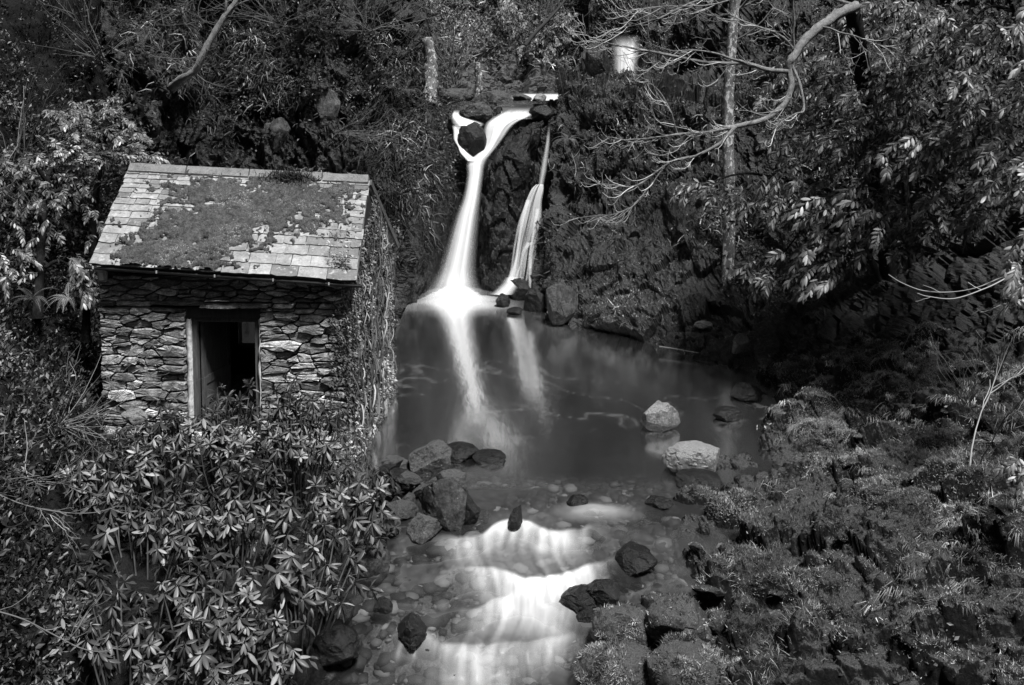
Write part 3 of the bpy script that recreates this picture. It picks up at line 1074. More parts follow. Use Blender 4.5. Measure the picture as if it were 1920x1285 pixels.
w_ = part('window', *hbox(WX0 - 0.04, WX0 + 0.03, HDEP - wt + 0.1, HDEP - wt + 0.18, WZ0, WZ1), M['greywood'], hut, smooth_shade=False)
part('sash', *hbox(WX1 - 0.03, WX1 + 0.04, HDEP - wt + 0.1, HDEP - wt + 0.18, WZ0, WZ1), M['greywood'], w_, smooth_shade=False)
part('pane', *hbox(WX0 + 0.032, WX1 - 0.032, HDEP - wt + 0.13, HDEP - wt + 0.136, WZ0, WZ1), M['glass'], w_, smooth_shade=False)


# dry stone facing -----------------------------------------------------------
def clip_poly(poly, nx, ny, c):
    out = []
    for i in range(len(poly)):
        p, q = poly[i], poly[(i + 1) % len(poly)]
        dp, dq = nx * p[0] + ny * p[1] - c, nx * q[0] + ny * q[1] - c
        if dp <= 0:
            out.append(p)
        if dp * dq < 0:
            t = dp / (dp - dq)
            out.append((p[0] + t * (q[0] - p[0]), p[1] + t * (q[1] - p[1])))
    return out


def stone_cells(x0, x1, z0, z1, ch, cw, rs, aniso=2.6):
    """flat irregular stones laid in rough courses: cells of a weighted Voronoi diagram stretched along the wall"""
    seeds = []
    z = z0
    row = 0
    while z < z1:
        h = ch * rs.uniform(0.4, 1.65)
        x = x0 - cw * rs.rand()
        while x < x1 + 0.1:
            w = cw * rs.uniform(0.3, 1.9)
            if x0 - 0.05 < x + w / 2 < x1 + 0.05:
                seeds.append(((x + w / 2) / aniso, z + h / 2 + ch * rs.uniform(-0.3, 0.3), (min(w / aniso, h * 1.3) * 0.5) ** 2 * rs.uniform(0.2, 1.0)))
            x += w
        z += h
        row += 1
    S = np.array(seeds)
    cells = []
    for i, s in enumerate(S):
        poly = [(x0 / aniso, z0), (x1 / aniso, z0), (x1 / aniso, z1), (x0 / aniso, z1)]
        d = (S[:, 0] - s[0]) ** 2 + (S[:, 1] - s[1]) ** 2
        for j in np.argsort(d)[1:22]:
            nx, ny = S[j, 0] - s[0], S[j, 1] - s[1]
            c = 0.5 * (S[j, 0] ** 2 + S[j, 1] ** 2 - s[0] ** 2 - s[1] ** 2 + s[2] - S[j, 2])
            poly = clip_poly(poly, nx, ny, c)
            if len(poly) < 3:
                break
        if len(poly) >= 3:
            cells.append(np.array([(p[0] * aniso, p[1]) for p in poly]))
    return cells


def stone_mesh(poly, rs, joint=0.011, proud=0.05, to3=None):
    """outline -> rounded, slightly domed slab standing proud of the wall core"""
    c = poly.mean(0)
    pts = []
    n = len(poly)
    for i in range(n):                                      # cut the corners, break the straight edges
        a, b = poly[i], poly[(i + 1) % n]
        L = np.linalg.norm(b - a)
        if L < 0.012:
            continue
        for t in ((0.07, 0.36, 0.66, 0.93) if L > 0.12 else (0.14, 0.86)):
            p = a + (b - a) * t
            p = p + rs.uniform(-1, 1, 2) * np.array([0.016, 0.009]) * min(1, L * 6)
            pts.append(p)
    if len(pts) < 4:
        return None
    pts = np.array(pts)
    ext = pts.max(0) - pts.min(0)
    if ext[0] < 0.03 or ext[1] < 0.02:
        return None
    sh = np.maximum(1 - joint * 2 / np.maximum(ext, 0.03), 0.55)
    q = c + (pts - c) * sh
    q1 = c + (pts - c) * sh * np.maximum(1 - 0.024 / ext, 0.7)
    d = proud * rs.uniform(0.15, 1.7)
    tx, tz = rs.uniform(-0.10, 0.10), rs.uniform(-0.25, 0.15)
    m = len(q)
    tilt = lambda r: tx * (r[:, 0] - c[0]) * 0.5 + tz * (r[:, 1] - c[1])
    back_ = np.column_stack([q[:, 0], np.full(m, 0.10), q[:, 1]])
    f0 = np.column_stack([q[:, 0], -d * 0.45 + 0.02 + 0.006 * rs.randn(m), q[:, 1]])
    f1 = np.column_stack([q1[:, 0], -d + tilt(q1) + 0.007 * rs.randn(m), q1[:, 1]])
    cc = np.array([[c[0], -d * 1.1 + 0.006 * rs.randn(), c[1]]])
    V = np.concatenate([back_, f0, f1, cc])
    Fs = []
    for i in range(m):
        j = (i + 1) % m
        Fs.append((i, j, m + j, m + i))
        Fs.append((m + i, m + j, 2 * m + j, 2 * m + i))
        Fs.append((2 * m + i, 2 * m + j, 3 * m))
    return V, Fs


rs = np.random.RandomState(5)
stones = []
LZ0 = DZ1 + 0.20                                          # underside of the wall over the lintel
cells = []
cells += stone_cells(0.0, DX0 - 0.08, SILL - 0.55, LZ0, 0.135, 0.36, rs)
cells += stone_cells(DX1 + 0.03, HW, BOT + 0.05, LZ0, 0.135, 0.36, rs)
cells += stone_cells(0.0, HW, LZ0 + 0.10, zE - 0.05, 0.115, 0.33, rs)
slab0, slab1 = hloc(285, 575)[0], hloc(503, 575)[0]
cells += stone_cells(0.0, slab0, LZ0, LZ0 + 0.10, 0.10, 0.3, rs)
cells += stone_cells(slab1, HW, LZ0, LZ0 + 0.10, 0.10, 0.3, rs)
gab = stone_cells(0.0, HDEP, BOT, ZT, 0.15, 0.40, rs)
front = []
for c in cells:
    g = stone_mesh(c, rs)
    if g:
        front.append((g, lambda q: hw(q[:, 0], q[:, 1], q[:, 2])))
for c in gab:
    g = stone_mesh(c, rs)
    if g:
        front.append((g, lambda q: hw(HW - q[:, 1], q[:, 0], q[:, 2])))
n_front = len(front)
rest = MB()
rest_f = []
for k_, (g, f) in enumerate(front):
    if k_ < 296:
        part('stone', f(g[0]), g[1], M['stone'], hut, smooth_shade=False)
    else:
        rest_f.append((f(g[0]), g[1]))
if rest_f:
    VV, FF, nn_ = [], [], 0
    for v, ff in rest_f:
        VV.append(v)
        FF += [tuple(i + nn_ for i in q) for q in ff]
        nn_ += len(v)
    part('stone_facing', np.concatenate(VV), FF, M['stone'], hut, smooth_shade=False, kind='stuff')
print('hut stones', n_front, len(cells))
# two flat slabs throwing the rain clear of the doorway
for xa, xb, zz, yo in ((slab0, hloc(385, 575)[0], LZ0 + 0.075, -0.10), (hloc(380, 575)[0], hloc(450, 575)[0], LZ0 + 0.04, -0.15), (hloc(445, 575)[0], slab1, LZ0 + 0.045, -0.12)):
    n = 9
    t = np.linspace(0, 1, n)
    x = xa + (xb - xa) * t
    yf = yo * (0.55 + 0.6 * np.sin(np.pi * np.clip(t, .08, .92)) ** 0.5) + rs.uniform(-.012, .012, n)
    top, bot_ = zz + 0.028 + rs.uniform(-.006, .006, n), zz - 0.022 + rs.uniform(-.006, .006, n)
    V = np.concatenate([hw(x, yf, bot_), hw(x, yf, top), hw(x, 0.1, top + 0.02), hw(x, 0.1, bot_)])
    Fs = [(r_ * n + i, r_ * n + i + 1, ((r_ + 1) % 4) * n + i + 1, ((r_ + 1) % 4) * n + i) for i in range(n - 1) for r_ in range(4)]
    Fs += [(0, n, 2 * n, 3 * n), (n - 1, 4 * n - 1, 3 * n - 1, 2 * n - 1)]
    part('drip_slab', V, Fs, M['stone'], hut, smooth_shade=False)

# doorway --------------------------------------------------------------------
lx0, lx1 = hloc(322, 590)[0], hloc(508, 590)[0]
part('lintel', *hbox(lx0, lx1, 0.02, 0.35, DZ1, LZ0 - 0.005), M['darkwood'], hut, smooth_shade=False)
for xa, xb in ((DX0 - 0.075, DX0 - 0.005), (DX1 + 0.004, DX1 + 0.03)):   # lime pointing down the reveals
    n = 16
    z = np.linspace(SILL - 0.05, DZ1 - 0.01, n)
    e0 = xa + rs.uniform(-.02, .012, n)
    V = np.concatenate([hw(e0, 0.0 + rs.uniform(-.01, .01, n), z), hw(np.full(n, xb), -0.012 + rs.uniform(-.006, .006, n), z), hw(np.full(n, xb), 0.2, z), hw(e0, 0.2, z)])
    Fs = [(r_ * n + i, ((r_ + 1) % 4) * n + i, ((r_ + 1) % 4) * n + i + 1, r_ * n + i + 1) for i in range(n - 1) for r_ in range(4)]
    part('mortar_edge', V, Fs, M['mortar'], hut)
fr_t = 0.085
part('door_frame', *hbox(DX0, DX0 + fr_t, 0.07, 0.17, SILL, DZ1 - 0.002), M['greywood'], hut, smooth_shade=False)
part('door_frame', *hbox(DX1 - fr_t, DX1, 0.07, 0.17, SILL, DZ1 - 0.002), M['greywood'], hut, smooth_shade=False)
part('door_head', *hbox(DX0 + fr_t, DX1 - fr_t, 0.075, 0.168, DZ1 - 0.075, DZ1 - 0.002), M['greywood'], hut, smooth_shade=False)
part('threshold', *hbox(DX0 - 0.05, DX1 + 0.02, -0.12, 0.3, SILL - 0.10, SILL - 0.012), M['stone'], hut, smooth_shade=False)
# door leaf, open inwards on the left, with two sunk panels
dl = 0.92
ang = math.radians(79)
hx, hy = DX0 + fr_t + 0.01, 0.17


def dbox(a0, a1, t0, t1, z0, z1):
    ca, sa = math.cos(ang), math.sin(ang)
    f = lambda a, t: (hx + a * ca + t * sa, hy + a * sa - t * ca)
    c = []
    for z in (z0, z1):
        for a, t in ((a0, t0), (a0, t1), (a1, t1), (a1, t0)):
            x_, y_ = f(a, t)
            c.append(hw(x_, y_, z))
    return hexa(c)


door = part('door', *dbox(0, dl, 0.012, 0.03, SILL + 0.02, DZ1 - 0.09), M['greywood'], hut, smooth_shade=False)
for a0, a1 in ((0.0, 0.11), (dl - 0.11, dl)):
    part('stile', *dbox(a0, a1, 0.031, 0.048, SILL + 0.02, DZ1 - 0.09), M['greywood'], door, smooth_shade=False)
for z0_, z1_ in ((SILL + 0.02, SILL + 0.22), (SILL + 0.78, SILL + 0.92), (DZ1 - 0.22, DZ1 - 0.09)):
    part('rail', *dbox(0.112, dl - 0.112, 0.031, 0.046, z0_, z1_), M['greywood'], door, smooth_shade=False)
part('handle', *dbox(dl - 0.08, dl - 0.05, 0.05, 0.085, SILL + 0.9, SILL + 1.03), M['gutter'], door, smooth_shade=False)

# roof -----------------------------------------------------------------------
rn = norm(np.cross(eR - eL, rL - eL))
if rn[2] < 0:
    rn = -rn


def rp(u, v, h=0.0):
    u, v, h = np.broadcast_arrays(np.asarray(u, float), np.asarray(v, float), np.asarray(h, float))
    u, v, h = u[..., None], v[..., None], h[..., None]
    return (eL * (1 - u) * (1 - v) + eR * u * (1 - v) + rL * (1 - u) * v + rR * u * v) + rn * h


bl = P(330, 470, 20.3)
backL = hw(-0.2, 4.0, zE - 0.1)
backR = hw(HW + 0.12, 4.0, zE - 0.18)
V = np.concatenate([rp(np.array([0.006, 0.994, 0.994, 0.006]), np.array([0.012, 0.012, 1, 1]), -0.03), rp(np.array([0.006, 0.994, 0.994, 0.006]), np.array([0.012, 0.012, 1, 1]), -0.09)])
roof = part('roof', V, [(0, 1, 2, 3), (7, 6, 5, 4), (0, 4, 5, 1), (1, 5, 6, 2), (2, 6, 7, 3), (3, 7, 4, 0)], M['darkwood'], hut, smooth_shade=False)
V = np.array([rL - [0, 0, .04], rR - [0, 0, .04], backR, backL, rL - [0, 0, .1], rR - [0, 0, .1], backR - [0, 0, .06], backL - [0, 0, .06]])
part('rear_slope', V, [(0, 1, 2, 3), (7, 6, 5, 4), (0, 4, 5, 1), (1, 5, 6, 2), (2, 6, 7, 3), (3, 7, 4, 0)], M['slate'], roof, smooth_shade=False)
RW, RL = float(np.linalg.norm(eR - eL)), float(np.linalg.norm(rL - eL))
rs = np.random.RandomState(9)
exps = []
v = 0.0
while v < RL - 0.1:
    t = v / RL
    e = 0.295 * (1 - t) + 0.105 * t
    e *= rs.uniform(0.92, 1.08)
    exps.append((v, e))
    v += e


def slate_vf(ua, ub, va, e, ext):
    n = 5
    t = np.linspace(0, 1, n)
    u = ua + (ub - ua) * t
    g = 0.007 / RW
    u = np.clip(u, ua + g, ub - g)
    drop = rs.uniform(-0.012, 0.012, n)
    if rs.rand() < 0.35:
        drop[0] += rs.uniform(0, .03)
    if rs.rand() < 0.35:
        drop[-1] += rs.uniform(0, .03)
    vb = (va - 0.035 + drop) / RL
    vt = min((va + e + ext) / RL, 0.992)
    th = rs.uniform(0.012, 0.022)
    lift = rs.uniform(0.022, 0.036)
    sk = rs.uniform(-.004, .004)
    lo0 = rp(u, vb, lift - th + sk * t)
    lo1 = rp(u, vb, lift + sk * t + rs.uniform(-.002, .002, n))
    hi1 = rp(u, vt, 0.004 + sk * t)
    hi0 = rp(u, vt, 0.004 - th)
    V = np.concatenate([lo0, lo1, hi1, hi0])
    Fs = [(r_ * n + i, r_ * n + i + 1, ((r_ + 1) % 4) * n + i + 1, ((r_ + 1) % 4) * n + i) for i in range(n - 1) for r_ in range(3)]
    Fs += [(0, n, 2 * n, 3 * n), (n - 1, 4 * n - 1, 3 * n - 1, 2 * n - 1)]
    return V, Fs


slates = []
for r_, (v, e) in enumerate(exps):
    t = v / RL
    wbase = (0.42 * (1 - t) + 0.24 * t)
    u = 0.0
    cuts = [0.0]
    while True:
        w = wbase * rs.uniform(0.65, 1.3) / RW
        if u + w > 1 - 0.4 * wbase / RW:
            cuts.append(1.0)
            break
        u += w
        cuts.append(u)
    for a_, b_ in zip(cuts[:-1], cuts[1:]):
        slates.append((slate_vf(a_ + (rs.uniform(-.007, .004) if a_ == 0 else rs.uniform(-.002, 0)), b_ + (rs.uniform(-.004, .007) if b_ == 1 else 0), v, e, 0.05), (a_ + b_) / 2, (v + e / 2) / RL))


# moss: thick cushions over the middle of the slope
def moss_field(u, v):
    q = np.stack([u * RW, v * RL, np.zeros_like(u)], -1).reshape(-1, 3)
    n = fbm(q * 1.9, 4, 203).reshape(u.shape) - 0.5
    n2 = fbm(q * 7.0, 3, 207).reshape(u.shape) - 0.5
    g = lambda cu, cv, ru, rv, a: a * np.exp(-(((u - cu) / ru) ** 2 + ((v - cv) / rv) ** 2))
    f = -0.28 + g(0.30, 0.10, 0.17, 0.22, 0.62) + g(0.16, 0.14, 0.10, 0.16, 0.35) + g(0.40, 0.40, 0.24, 0.28, 0.62) + g(0.58, 0.62, 0.26, 0.26, 0.52) + g(0.38, 0.80, 0.16, 0.18, 0.35)
    f = f + g(0.85, 0.72, 0.18, 0.2, 0.30) + g(0.12, 0.80, 0.09, 0.06, 0.42) + g(0.70, 0.86, 0.2, 0.12, 0.30) + g(0.05, 0.40, .05, .05, .2)
    f = f - g(0.86, 0.08, 0.26, 0.26, 0.6) - g(0.03, 0.5, 0.07, 0.6, 0.25) - g(0.22, 0.86, 0.09, 0.07, 0.35) - g(0.14, 0.62, 0.09, 0.10, .28) - g(0.99, 0.6, 0.05, 0.6, 0.3)
    n3 = fbm(q * 19.0, 2, 209).reshape(u.shape) - 0.5
    return f + 0.9 * n + 1.3 * n2 + 0.9 * n3 - 0.03


cover = moss_field(np.array([s[1] for s in slates]), np.array([s[2] for s in slates]))
order = np.argsort(cover)
rest = []
for k_, i_ in enumerate(order):
    (V, Fs), _, _ = slates[i_]
    if k_ < 298:
        part('slate', V, Fs, M['slate'], roof, smooth_shade=False)
    else:
        rest.append((V, Fs))
if rest:
    VV, FF, nn_ = [], [], 0
    for v_, ff in rest:
        VV.append(v_)
        FF += [tuple(i + nn_ for i in q) for q in ff]
        nn_ += len(v_)
    part('slates_under_moss', np.concatenate(VV), FF, M['slate'], roof, smooth_shade=False, kind='stuff')
print('slates', len(slates))
nu_, nv_ = 330, 200
U, Vv = np.meshgrid(np.linspace(0.004, 0.996, nu_), np.linspace(-0.012, 0.985, nv_))
fld = moss_field(U, Vv)
q = np.stack([U * RW, Vv * RL, U * 0], -1).reshape(-1, 3)
cush = fbm(q * 9, 3, 211).reshape(U.shape)
f1_, _, cd_ = worley(q * 6.5, 213)
dome = (np.sqrt(np.clip(1 - f1_ ** 2, 0, 1)) * (0.5 + cd_)).reshape(U.shape)
thick = smooth(0.0, 0.35, fld) ** 0.7 * (0.004 + 0.036 * dome + 0.03 * (cush - 0.3)) * (1.0 + 0.5 * smooth(0.5, 0, Vv))
keep = fld > 0.0
base_h = 0.028
pos = rp(U, Vv, base_h + thick - 0.02 * (~keep))
Fq = grid_faces(nv_, nu_)
kf = keep.ravel()[Fq].sum(1) >= 3
used = np.unique(Fq[kf])
remap = np.full(nu_ * nv_, -1)
remap[used] = np.arange(len(used))
part('moss', pos.reshape(-1, 3)[used], remap[Fq[kf]][:, ::-1].copy(), M['moss'], roof, kind='stuff')
# fuzz on the moss
rs = np.random.RandomState(14)
n = 70000
u, v = rs.rand(n), rs.uniform(-0.01, 0.98, n)
f = moss_field(u, v)
k = f > 0.02
u, v, f = u[k], v[k], f[k]
iu, iv = (u * (nu_ - 1)).astype(int), np.clip(((v + 0.012) / 0.997 * (nv_ - 1)).astype(int), 0, nv_ - 1)
p = rp(u, v, base_h + thick[iv, iu] - 0.004)
n = len(p)
dirs = norm(rn[None] * 0.8 + rs.randn(n, 3) * 0.55)
tv = np.array([[-0.16, 0, 0], [0.16, 0, 0], [0, 1, 0.15]])
tf = np.array([[0, 1, 2]])
V, Fc = inst(tv, tf, p, frames(dirs, rs.randn(n, 3)), rs.uniform(0.012, 0.034, n))
tn = np.clip(fbm(np.stack([u * RW * 2.2, v * RL * 2.2, u * 0], 1), 3, 219) * 1.3 - 0.25 + 0.35 * rs.rand(n), 0, 1)
part('moss_fuzz', V, Fc, M['mosstuft'], roof, attrs=dict(tone=np.repeat(tn, 3)), kind='stuff')

# ridge stones
rx = [0.0] + [float(np.interp(px, [243, 692], [0, 1])) for px in (352, 470, 586, 606)] + [1.0]
for a_, b_ in zip(rx[:-1], rx[1:]):
    n = 7
    t = np.linspace(a_ + 0.0025, b_ - 0.0025, n)
    j = lambda s: rs.uniform(-s, s, n)
    dz, off = rs.uniform(-.008, .012), rs.uniform(-.004, .006)
    prof = [(-0.075, 0.012), (-0.070, 0.055), (0.0, 0.10), (0.07, 0.055), (0.075, -0.03), (0.0, -0.01)]
    rings = []
    yv = norm(np.array([uy[0], uy[1], 0]))
    for py_, pz_ in prof:
        c_ = rL[None] * (1 - t[:, None]) + rR[None] * t[:, None]
        dn_ = -norm(rL - eL)
        if py_ < 0:
            q_ = c_ + dn_ * (-py_ * 1.9) + rn * (pz_ - 0.0 + off)
        elif py_ > 0:
            q_ = c_ + yv * py_ * 1.8 + np.array([0, 0, 1]) * (pz_ - 0.06)
        else:
            q_ = c_ + np.array([0, 0, 1]) * (pz_ + dz)
        rings.append(q_ + np.stack([j(.003), j(.004), j(.006)], 1))
    V = np.concatenate(rings)
    K = len(prof)
    Fs = [(r_ * n + i, ((r_ + 1) % K) * n + i, ((r_ + 1) % K) * n + i + 1, r_ * n + i + 1) for i in range(n - 1) for r_ in range(K)]
    Fs += [tuple(r_ * n for r_ in range(K)), tuple(r_ * n + n - 1 for r_ in reversed(range(K)))]
    part('ridge_stone', V, Fs, M['ridge'], roof, smooth_shade=False)
# barge boards on the right gable
for (A_, B_) in ((rR + np.array([0.02, 0.05, -0.05]), hw(HW + 0.16, 4.05, zE - 0.22)), (rR + np.array([-0.02, -0.05, -0.12]), eR + np.array([-0.02, 0.05, -0.06]))):
    dv = norm(B_ - A_)
    up_ = norm(np.cross(dv, np.array([ux[0], ux[1], 0])))
    if up_[2] < 0:
        up_ = -up_
    w_ = np.array([ux[0], ux[1], 0]) * 0.02
    hgt = 0.055 if A_[1] > rR[1] else 0.03
    c = [A_ - w_ - up_ * hgt, A_ + w_ - up_ * hgt, B_ + w_ - up_ * hgt, B_ - w_ - up_ * hgt, A_ - w_ + up_ * hgt, A_ + w_ + up_ * hgt, B_ + w_ + up_ * hgt, B_ - w_ + up_ * hgt]
    part('barge_board', *hexa(c), M['greywood'], roof, smooth_shade=False)
# gutter: half pipe with brackets
gA = P(163, 500, 15.62)
gB = P(672, 531, 15.5)
gA = np.array([eL[0] - 0.02, eL[1] - 0.05, eL[2] - 0.055])
gB = np.array([eR[0] + 0.12, eR[1] - 0.05, eR[2] - 0.075])
th_ = np.linspace(np.pi, 2 * np.pi, 9)
dirv = np.array([uy[0], uy[1], 0])
rad = 0.048
ring = [rad * (np.cos(t) * dirv + np.sin(t) * np.array([0, 0, 1])) for t in th_] + [(rad - 0.006) * (np.cos(t) * dirv + np.sin(t) * np.array([0, 0, 1])) for t in th_[::-1]]
K = len(ring)
V = np.array([gA + r for r in ring] + [gB + r for r in ring])
Fs = [(i, (i + 1) % K, K + (i + 1) % K, K + i) for i in range(K)] + [tuple(range(K))[::-1], tuple(range(K, 2 * K))]
gut = part('gutter', V, Fs, M['gutter'], hut, smooth_shade=False)
for t in (0.03, 0.26, 0.47, 0.68, 0.88):
    c_ = gA + (gB - gA) * t
    V, Fc = box_vf(c_ + np.array([0, -0.052, 0.0]), (0.022, 0.014, 0.045))
    part('bracket', V, Fc, M['lead'], gut, smooth_shade=False)
# wall plate under the eave, the small bulkhead lamp at the corner
part('wall_plate', *hbox(0.02, HW - 0.02, -0.03, 0.05, zE - 0.16, zE - 0.05), M['darkwood'], hut, smooth_shade=False)
lx, lz = hloc(190, 517, -0.12)
V, Fc = hbox(lx - 0.075, lx + 0.075, -0.12, 0.02, lz - 0.12, lz + 0.11)
bm = bmesh.new()
vs = [bm.verts.new(v) for v in V]
for f in Fc:
    bm.faces.new([vs[i] for i in f])
bmesh.ops.bevel(bm, geom=bm.edges[:], offset=0.02, segments=2, affect='EDGES')
lv = np.array([v.co[:] for v in bm.verts])
bm.verts.index_update()
lf = [tuple(v.index for v in f.verts) for f in bm.faces]
bm.free()
lampo = part('wall_lamp', lv, lf, M['lamp'], hut)
part('lens', *hbox(lx - 0.035, lx + 0.035, -0.135, -0.10, lz - 0.08, lz + 0.05), M['lens'], lampo, smooth_shade=False)
# ------------------------------------------------------------------ falls
def ribbon(rows, nu=26, nv=90, bulge=0.15, seed=0, edge=0.22, base=1.0, streak=0.5, fade=None, edge_fn=None):
    """a sheet of falling water: rows of (py, left px, right px, D)"""
    A = np.array(rows, float)
    A = cr(A, nv)
    L = np.array([P(l, py, D) for py, l, r, D in A])
    R = np.array([P(r, py, D) for py, l, r, D in A])
    t = np.linspace(0, 1, nu)
    G = L[:, None] * (1 - t)[None, :, None] + R[:, None] * t[None, :, None]
    w = np.linalg.norm(R - L, axis=1)
    s = np.sin(np.pi * t) ** 0.8
    G[:, :, 1] -= (s[None] * bulge * np.minimum(w, 1.2)[:, None])
    T, Vv = np.meshgrid(t, np.linspace(0, 1, nv))
    n = fbm(np.stack([T * 9 + seed, Vv * 1.2, T * 0], -1).reshape(-1, 3), 4, seed, 0.6).reshape(T.shape)
    G[:, :, 1] -= 0.10 * (n - 0.5) * np.minimum(w, 1)[:, None]
    e = edge if edge_fn is None else edge_fn(Vv)
    al = smooth(0, 1, np.minimum(T, 1 - T) / e)
    al = al * base * (1 - streak + streak * 2 * n)
    if fade is not None:
        al = al * fade(Vv)
    return G.reshape(-1, 3), grid_faces(nv, nu), dict(foam=np.clip(al, 0, 1).ravel())


main_fall = thing('waterfall', P(865, 550, 28.9), 'tall white main waterfall pouring off the lip into the pool', 'waterfall', 'waterfalls')
main_rows = [(203, 955, 1003, 31.0), (216, 930, 1000, 30.5), (228, 912, 975, 30.1), (240, 906, 960, 29.9), (256, 905, 948, 29.75), (275, 903, 933, 29.6), (290, 890, 921, 29.45), (304, 874, 912, 29.3),
             (330, 874, 907, 29.1), (370, 866, 903, 28.85), (410, 850, 900, 28.65), (460, 834, 897, 28.45), (505, 818, 896, 28.3), (530, 805, 902, 28.15), (550, 786, 916, 28.0), (572, 762, 934, 27.85)]
V, Fc, at = ribbon(main_rows, 30, 150, 0.22, 3, base=0.50, streak=0.55, edge_fn=lambda v: 0.24 + 0.26 * smooth(0.3, 0.8, v), fade=lambda v: smooth(1.0, 0.84, v) * smooth(0, 0.07, v))
part('fall_sheet', V, Fc, M['fall'], main_fall, attrs=at)
V, Fc, at = ribbon([(205, 850, 863, 30.2), (218, 846, 866, 29.9), (230, 846, 905, 29.7), (236, 850, 908, 29.6)], 24, 40, 0.1, 7, 0.3, 0.55, 0.4, fade=lambda v: smooth(0, 0.3, v))
part('side_strand', V, Fc, M['fall'], main_fall, attrs=at)
V, Fc, at = ribbon([(234, 846, 870, 29.8), (246, 849, 868, 29.6), (262, 850, 866, 29.45), (276, 858, 868, 29.35), (288, 862, 880, 29.25), (302, 872, 900, 29.2)], 20, 50, 0.12, 9, 0.3, 0.6, 0.4, fade=lambda v: smooth(0, 0.1, v))
part('side_strand', V, Fc, M['fall'], main_fall, attrs=at)
# froth heaped where it lands
n = 60
a = np.linspace(-1, 1, n)
Xf, Yf = np.meshgrid(a, a)
r = np.sqrt(Xf ** 2 + Yf ** 2)
for (bx, by, sx, sy, h, al) in ((856, 556, 1.9, 1.2, 0.22, 0.10),):
    c = Z(bx, by, 0.0)
    hz = h * np.clip(1 - r ** 2, 0, 1) ** 1.5
    V = np.stack([c[0] + sx * Xf, c[1] + sy * Yf, c[2] + 0.01 + hz], -1).reshape(-1, 3)
    nn = fbm(V * 2.2, 3, 77).reshape(r.shape)
    part('froth', V, grid_faces(n, n), M['fall'], main_fall, attrs=dict(foam=np.clip(al * smooth(0.98, 0.0, r + 0.3 * (nn - 0.5)), 0, 1).ravel()))

side_fall = thing('waterfall', P(975, 530, 28.2), 'thin broken side waterfall trickling down the dark rock', 'waterfall', 'waterfalls')
V, Fc, at = ribbon([(232, 1027, 1033, 30.2), (270, 1022, 1031, 29.6), (310, 1014, 1027, 29.2), (348, 1008, 1020, 28.8)], 16, 70, 0.06, 21, 0.45, 0.2, 0.6, fade=lambda v: smooth(0, 0.35, v))
part('fall_sheet', V, Fc, M['fall'], side_fall, attrs=at)
V, Fc, at = ribbon([(346, 1004, 1021, 28.75), (356, 994, 1022, 28.5), (380, 983, 1019, 28.3), (420, 968, 1019, 28.1), (460, 960, 1010, 28.05), (500, 954, 1004, 27.95), (530, 946, 1002, 27.85)], 70, 110, 0.05, 23, 0.12, 0.85, 1.0)
S = at['foam'].reshape(110, 70)
at['foam'] = np.clip((S - 0.46) * 0.9, 0, 0.30).ravel()
part('fall_sheet', V, Fc, M['fall'], side_fall, attrs=at)
for rows, b in (([(392, 1004, 1012, 28.2), (440, 996, 1003, 27.98), (485, 990, 998, 27.9), (540, 990, 1000, 27.7)], 0.26),
                ([(375, 985, 996, 28.15), (430, 972, 980, 27.95), (480, 966, 973, 27.9), (528, 948, 966, 27.75)], 0.28),
                ([(455, 985, 1003, 27.95), (470, 978, 988, 27.9), (500, 972, 978, 27.85), (530, 960, 972, 27.75)], 0.24)):
    V, Fc, at = ribbon(rows, 12, 60, 0.05, 31, 0.35, b, 0.3)
    part('strand', V, Fc, M['fall'], side_fall, attrs=at)
V, Fc, at = ribbon([(520, 945, 985, 27.9), (535, 935, 975, 27.6), (552, 915, 965, 27.3)], 24, 30, 0.1, 33, 0.45, 0.4, 0.3)
part('froth', V, Fc, M['fall'], side_fall, attrs=at)

up_fall = thing('waterfall', P(1172, 155, 38.3), 'short bright upper waterfall glimpsed behind the bare twigs', 'waterfall', 'waterfalls')
V, Fc, at = ribbon([(64, 1138, 1216, 38.2), (84, 1142, 1208, 37.6), (100, 1146, 1202, 37.2), (130, 1148, 1196, 36.6), (164, 1148, 1193, 36.2)], 24, 40, 0.12, 41, 0.40, 0.34, 1.0, fade=lambda v: smooth(0, 0.45, v) * smooth(1.0, 0.9, v))
part('fall_sheet', V, Fc, M['fall'], up_fall, attrs=at)

# ------------------------------------------------------------------ boulders
def ico_sphere(sub):
    bm = bmesh.new()
    bmesh.ops.create_icosphere(bm, subdivisions=sub, radius=1)
    V = np.array([v.co[:] for v in bm.verts])
    bm.verts.index_update()
    Fc = np.array([[v.index for v in f.verts] for f in bm.faces])
    bm.free()
    return V, Fc


ICO = {k: ico_sphere(k) for k in (3, 4, 5)}


def rock_vf(size, seed, facets=12, cut=(0.62, 0.95), rough=0.16, sub=5):
    rs = np.random.RandomState(seed)
    V, Fc = ICO[sub]
    V = V.copy()
    for _ in range(facets):
        n = norm(rs.randn(3))
        o = rs.uniform(*cut)
        d = V @ n - o
        V = V - np.where(d > 0, d, 0)[:, None] * n[None] * 0.97
    V = V * (1 + rough * 1.3 * (fbm(V * 1.3 + seed * 3.1, 3, seed) - 0.5)[:, None])
    f1, f2, ci = worley(V * 2.3 + seed, seed)
    V = V * (1 + rough * 0.5 * (ci - 0.5) + rough * 0.7 * (fbm(V * 4 + seed, 5, seed + 3, 0.62) - 0.5))[:, None]
    return V * np.asarray(size), Fc


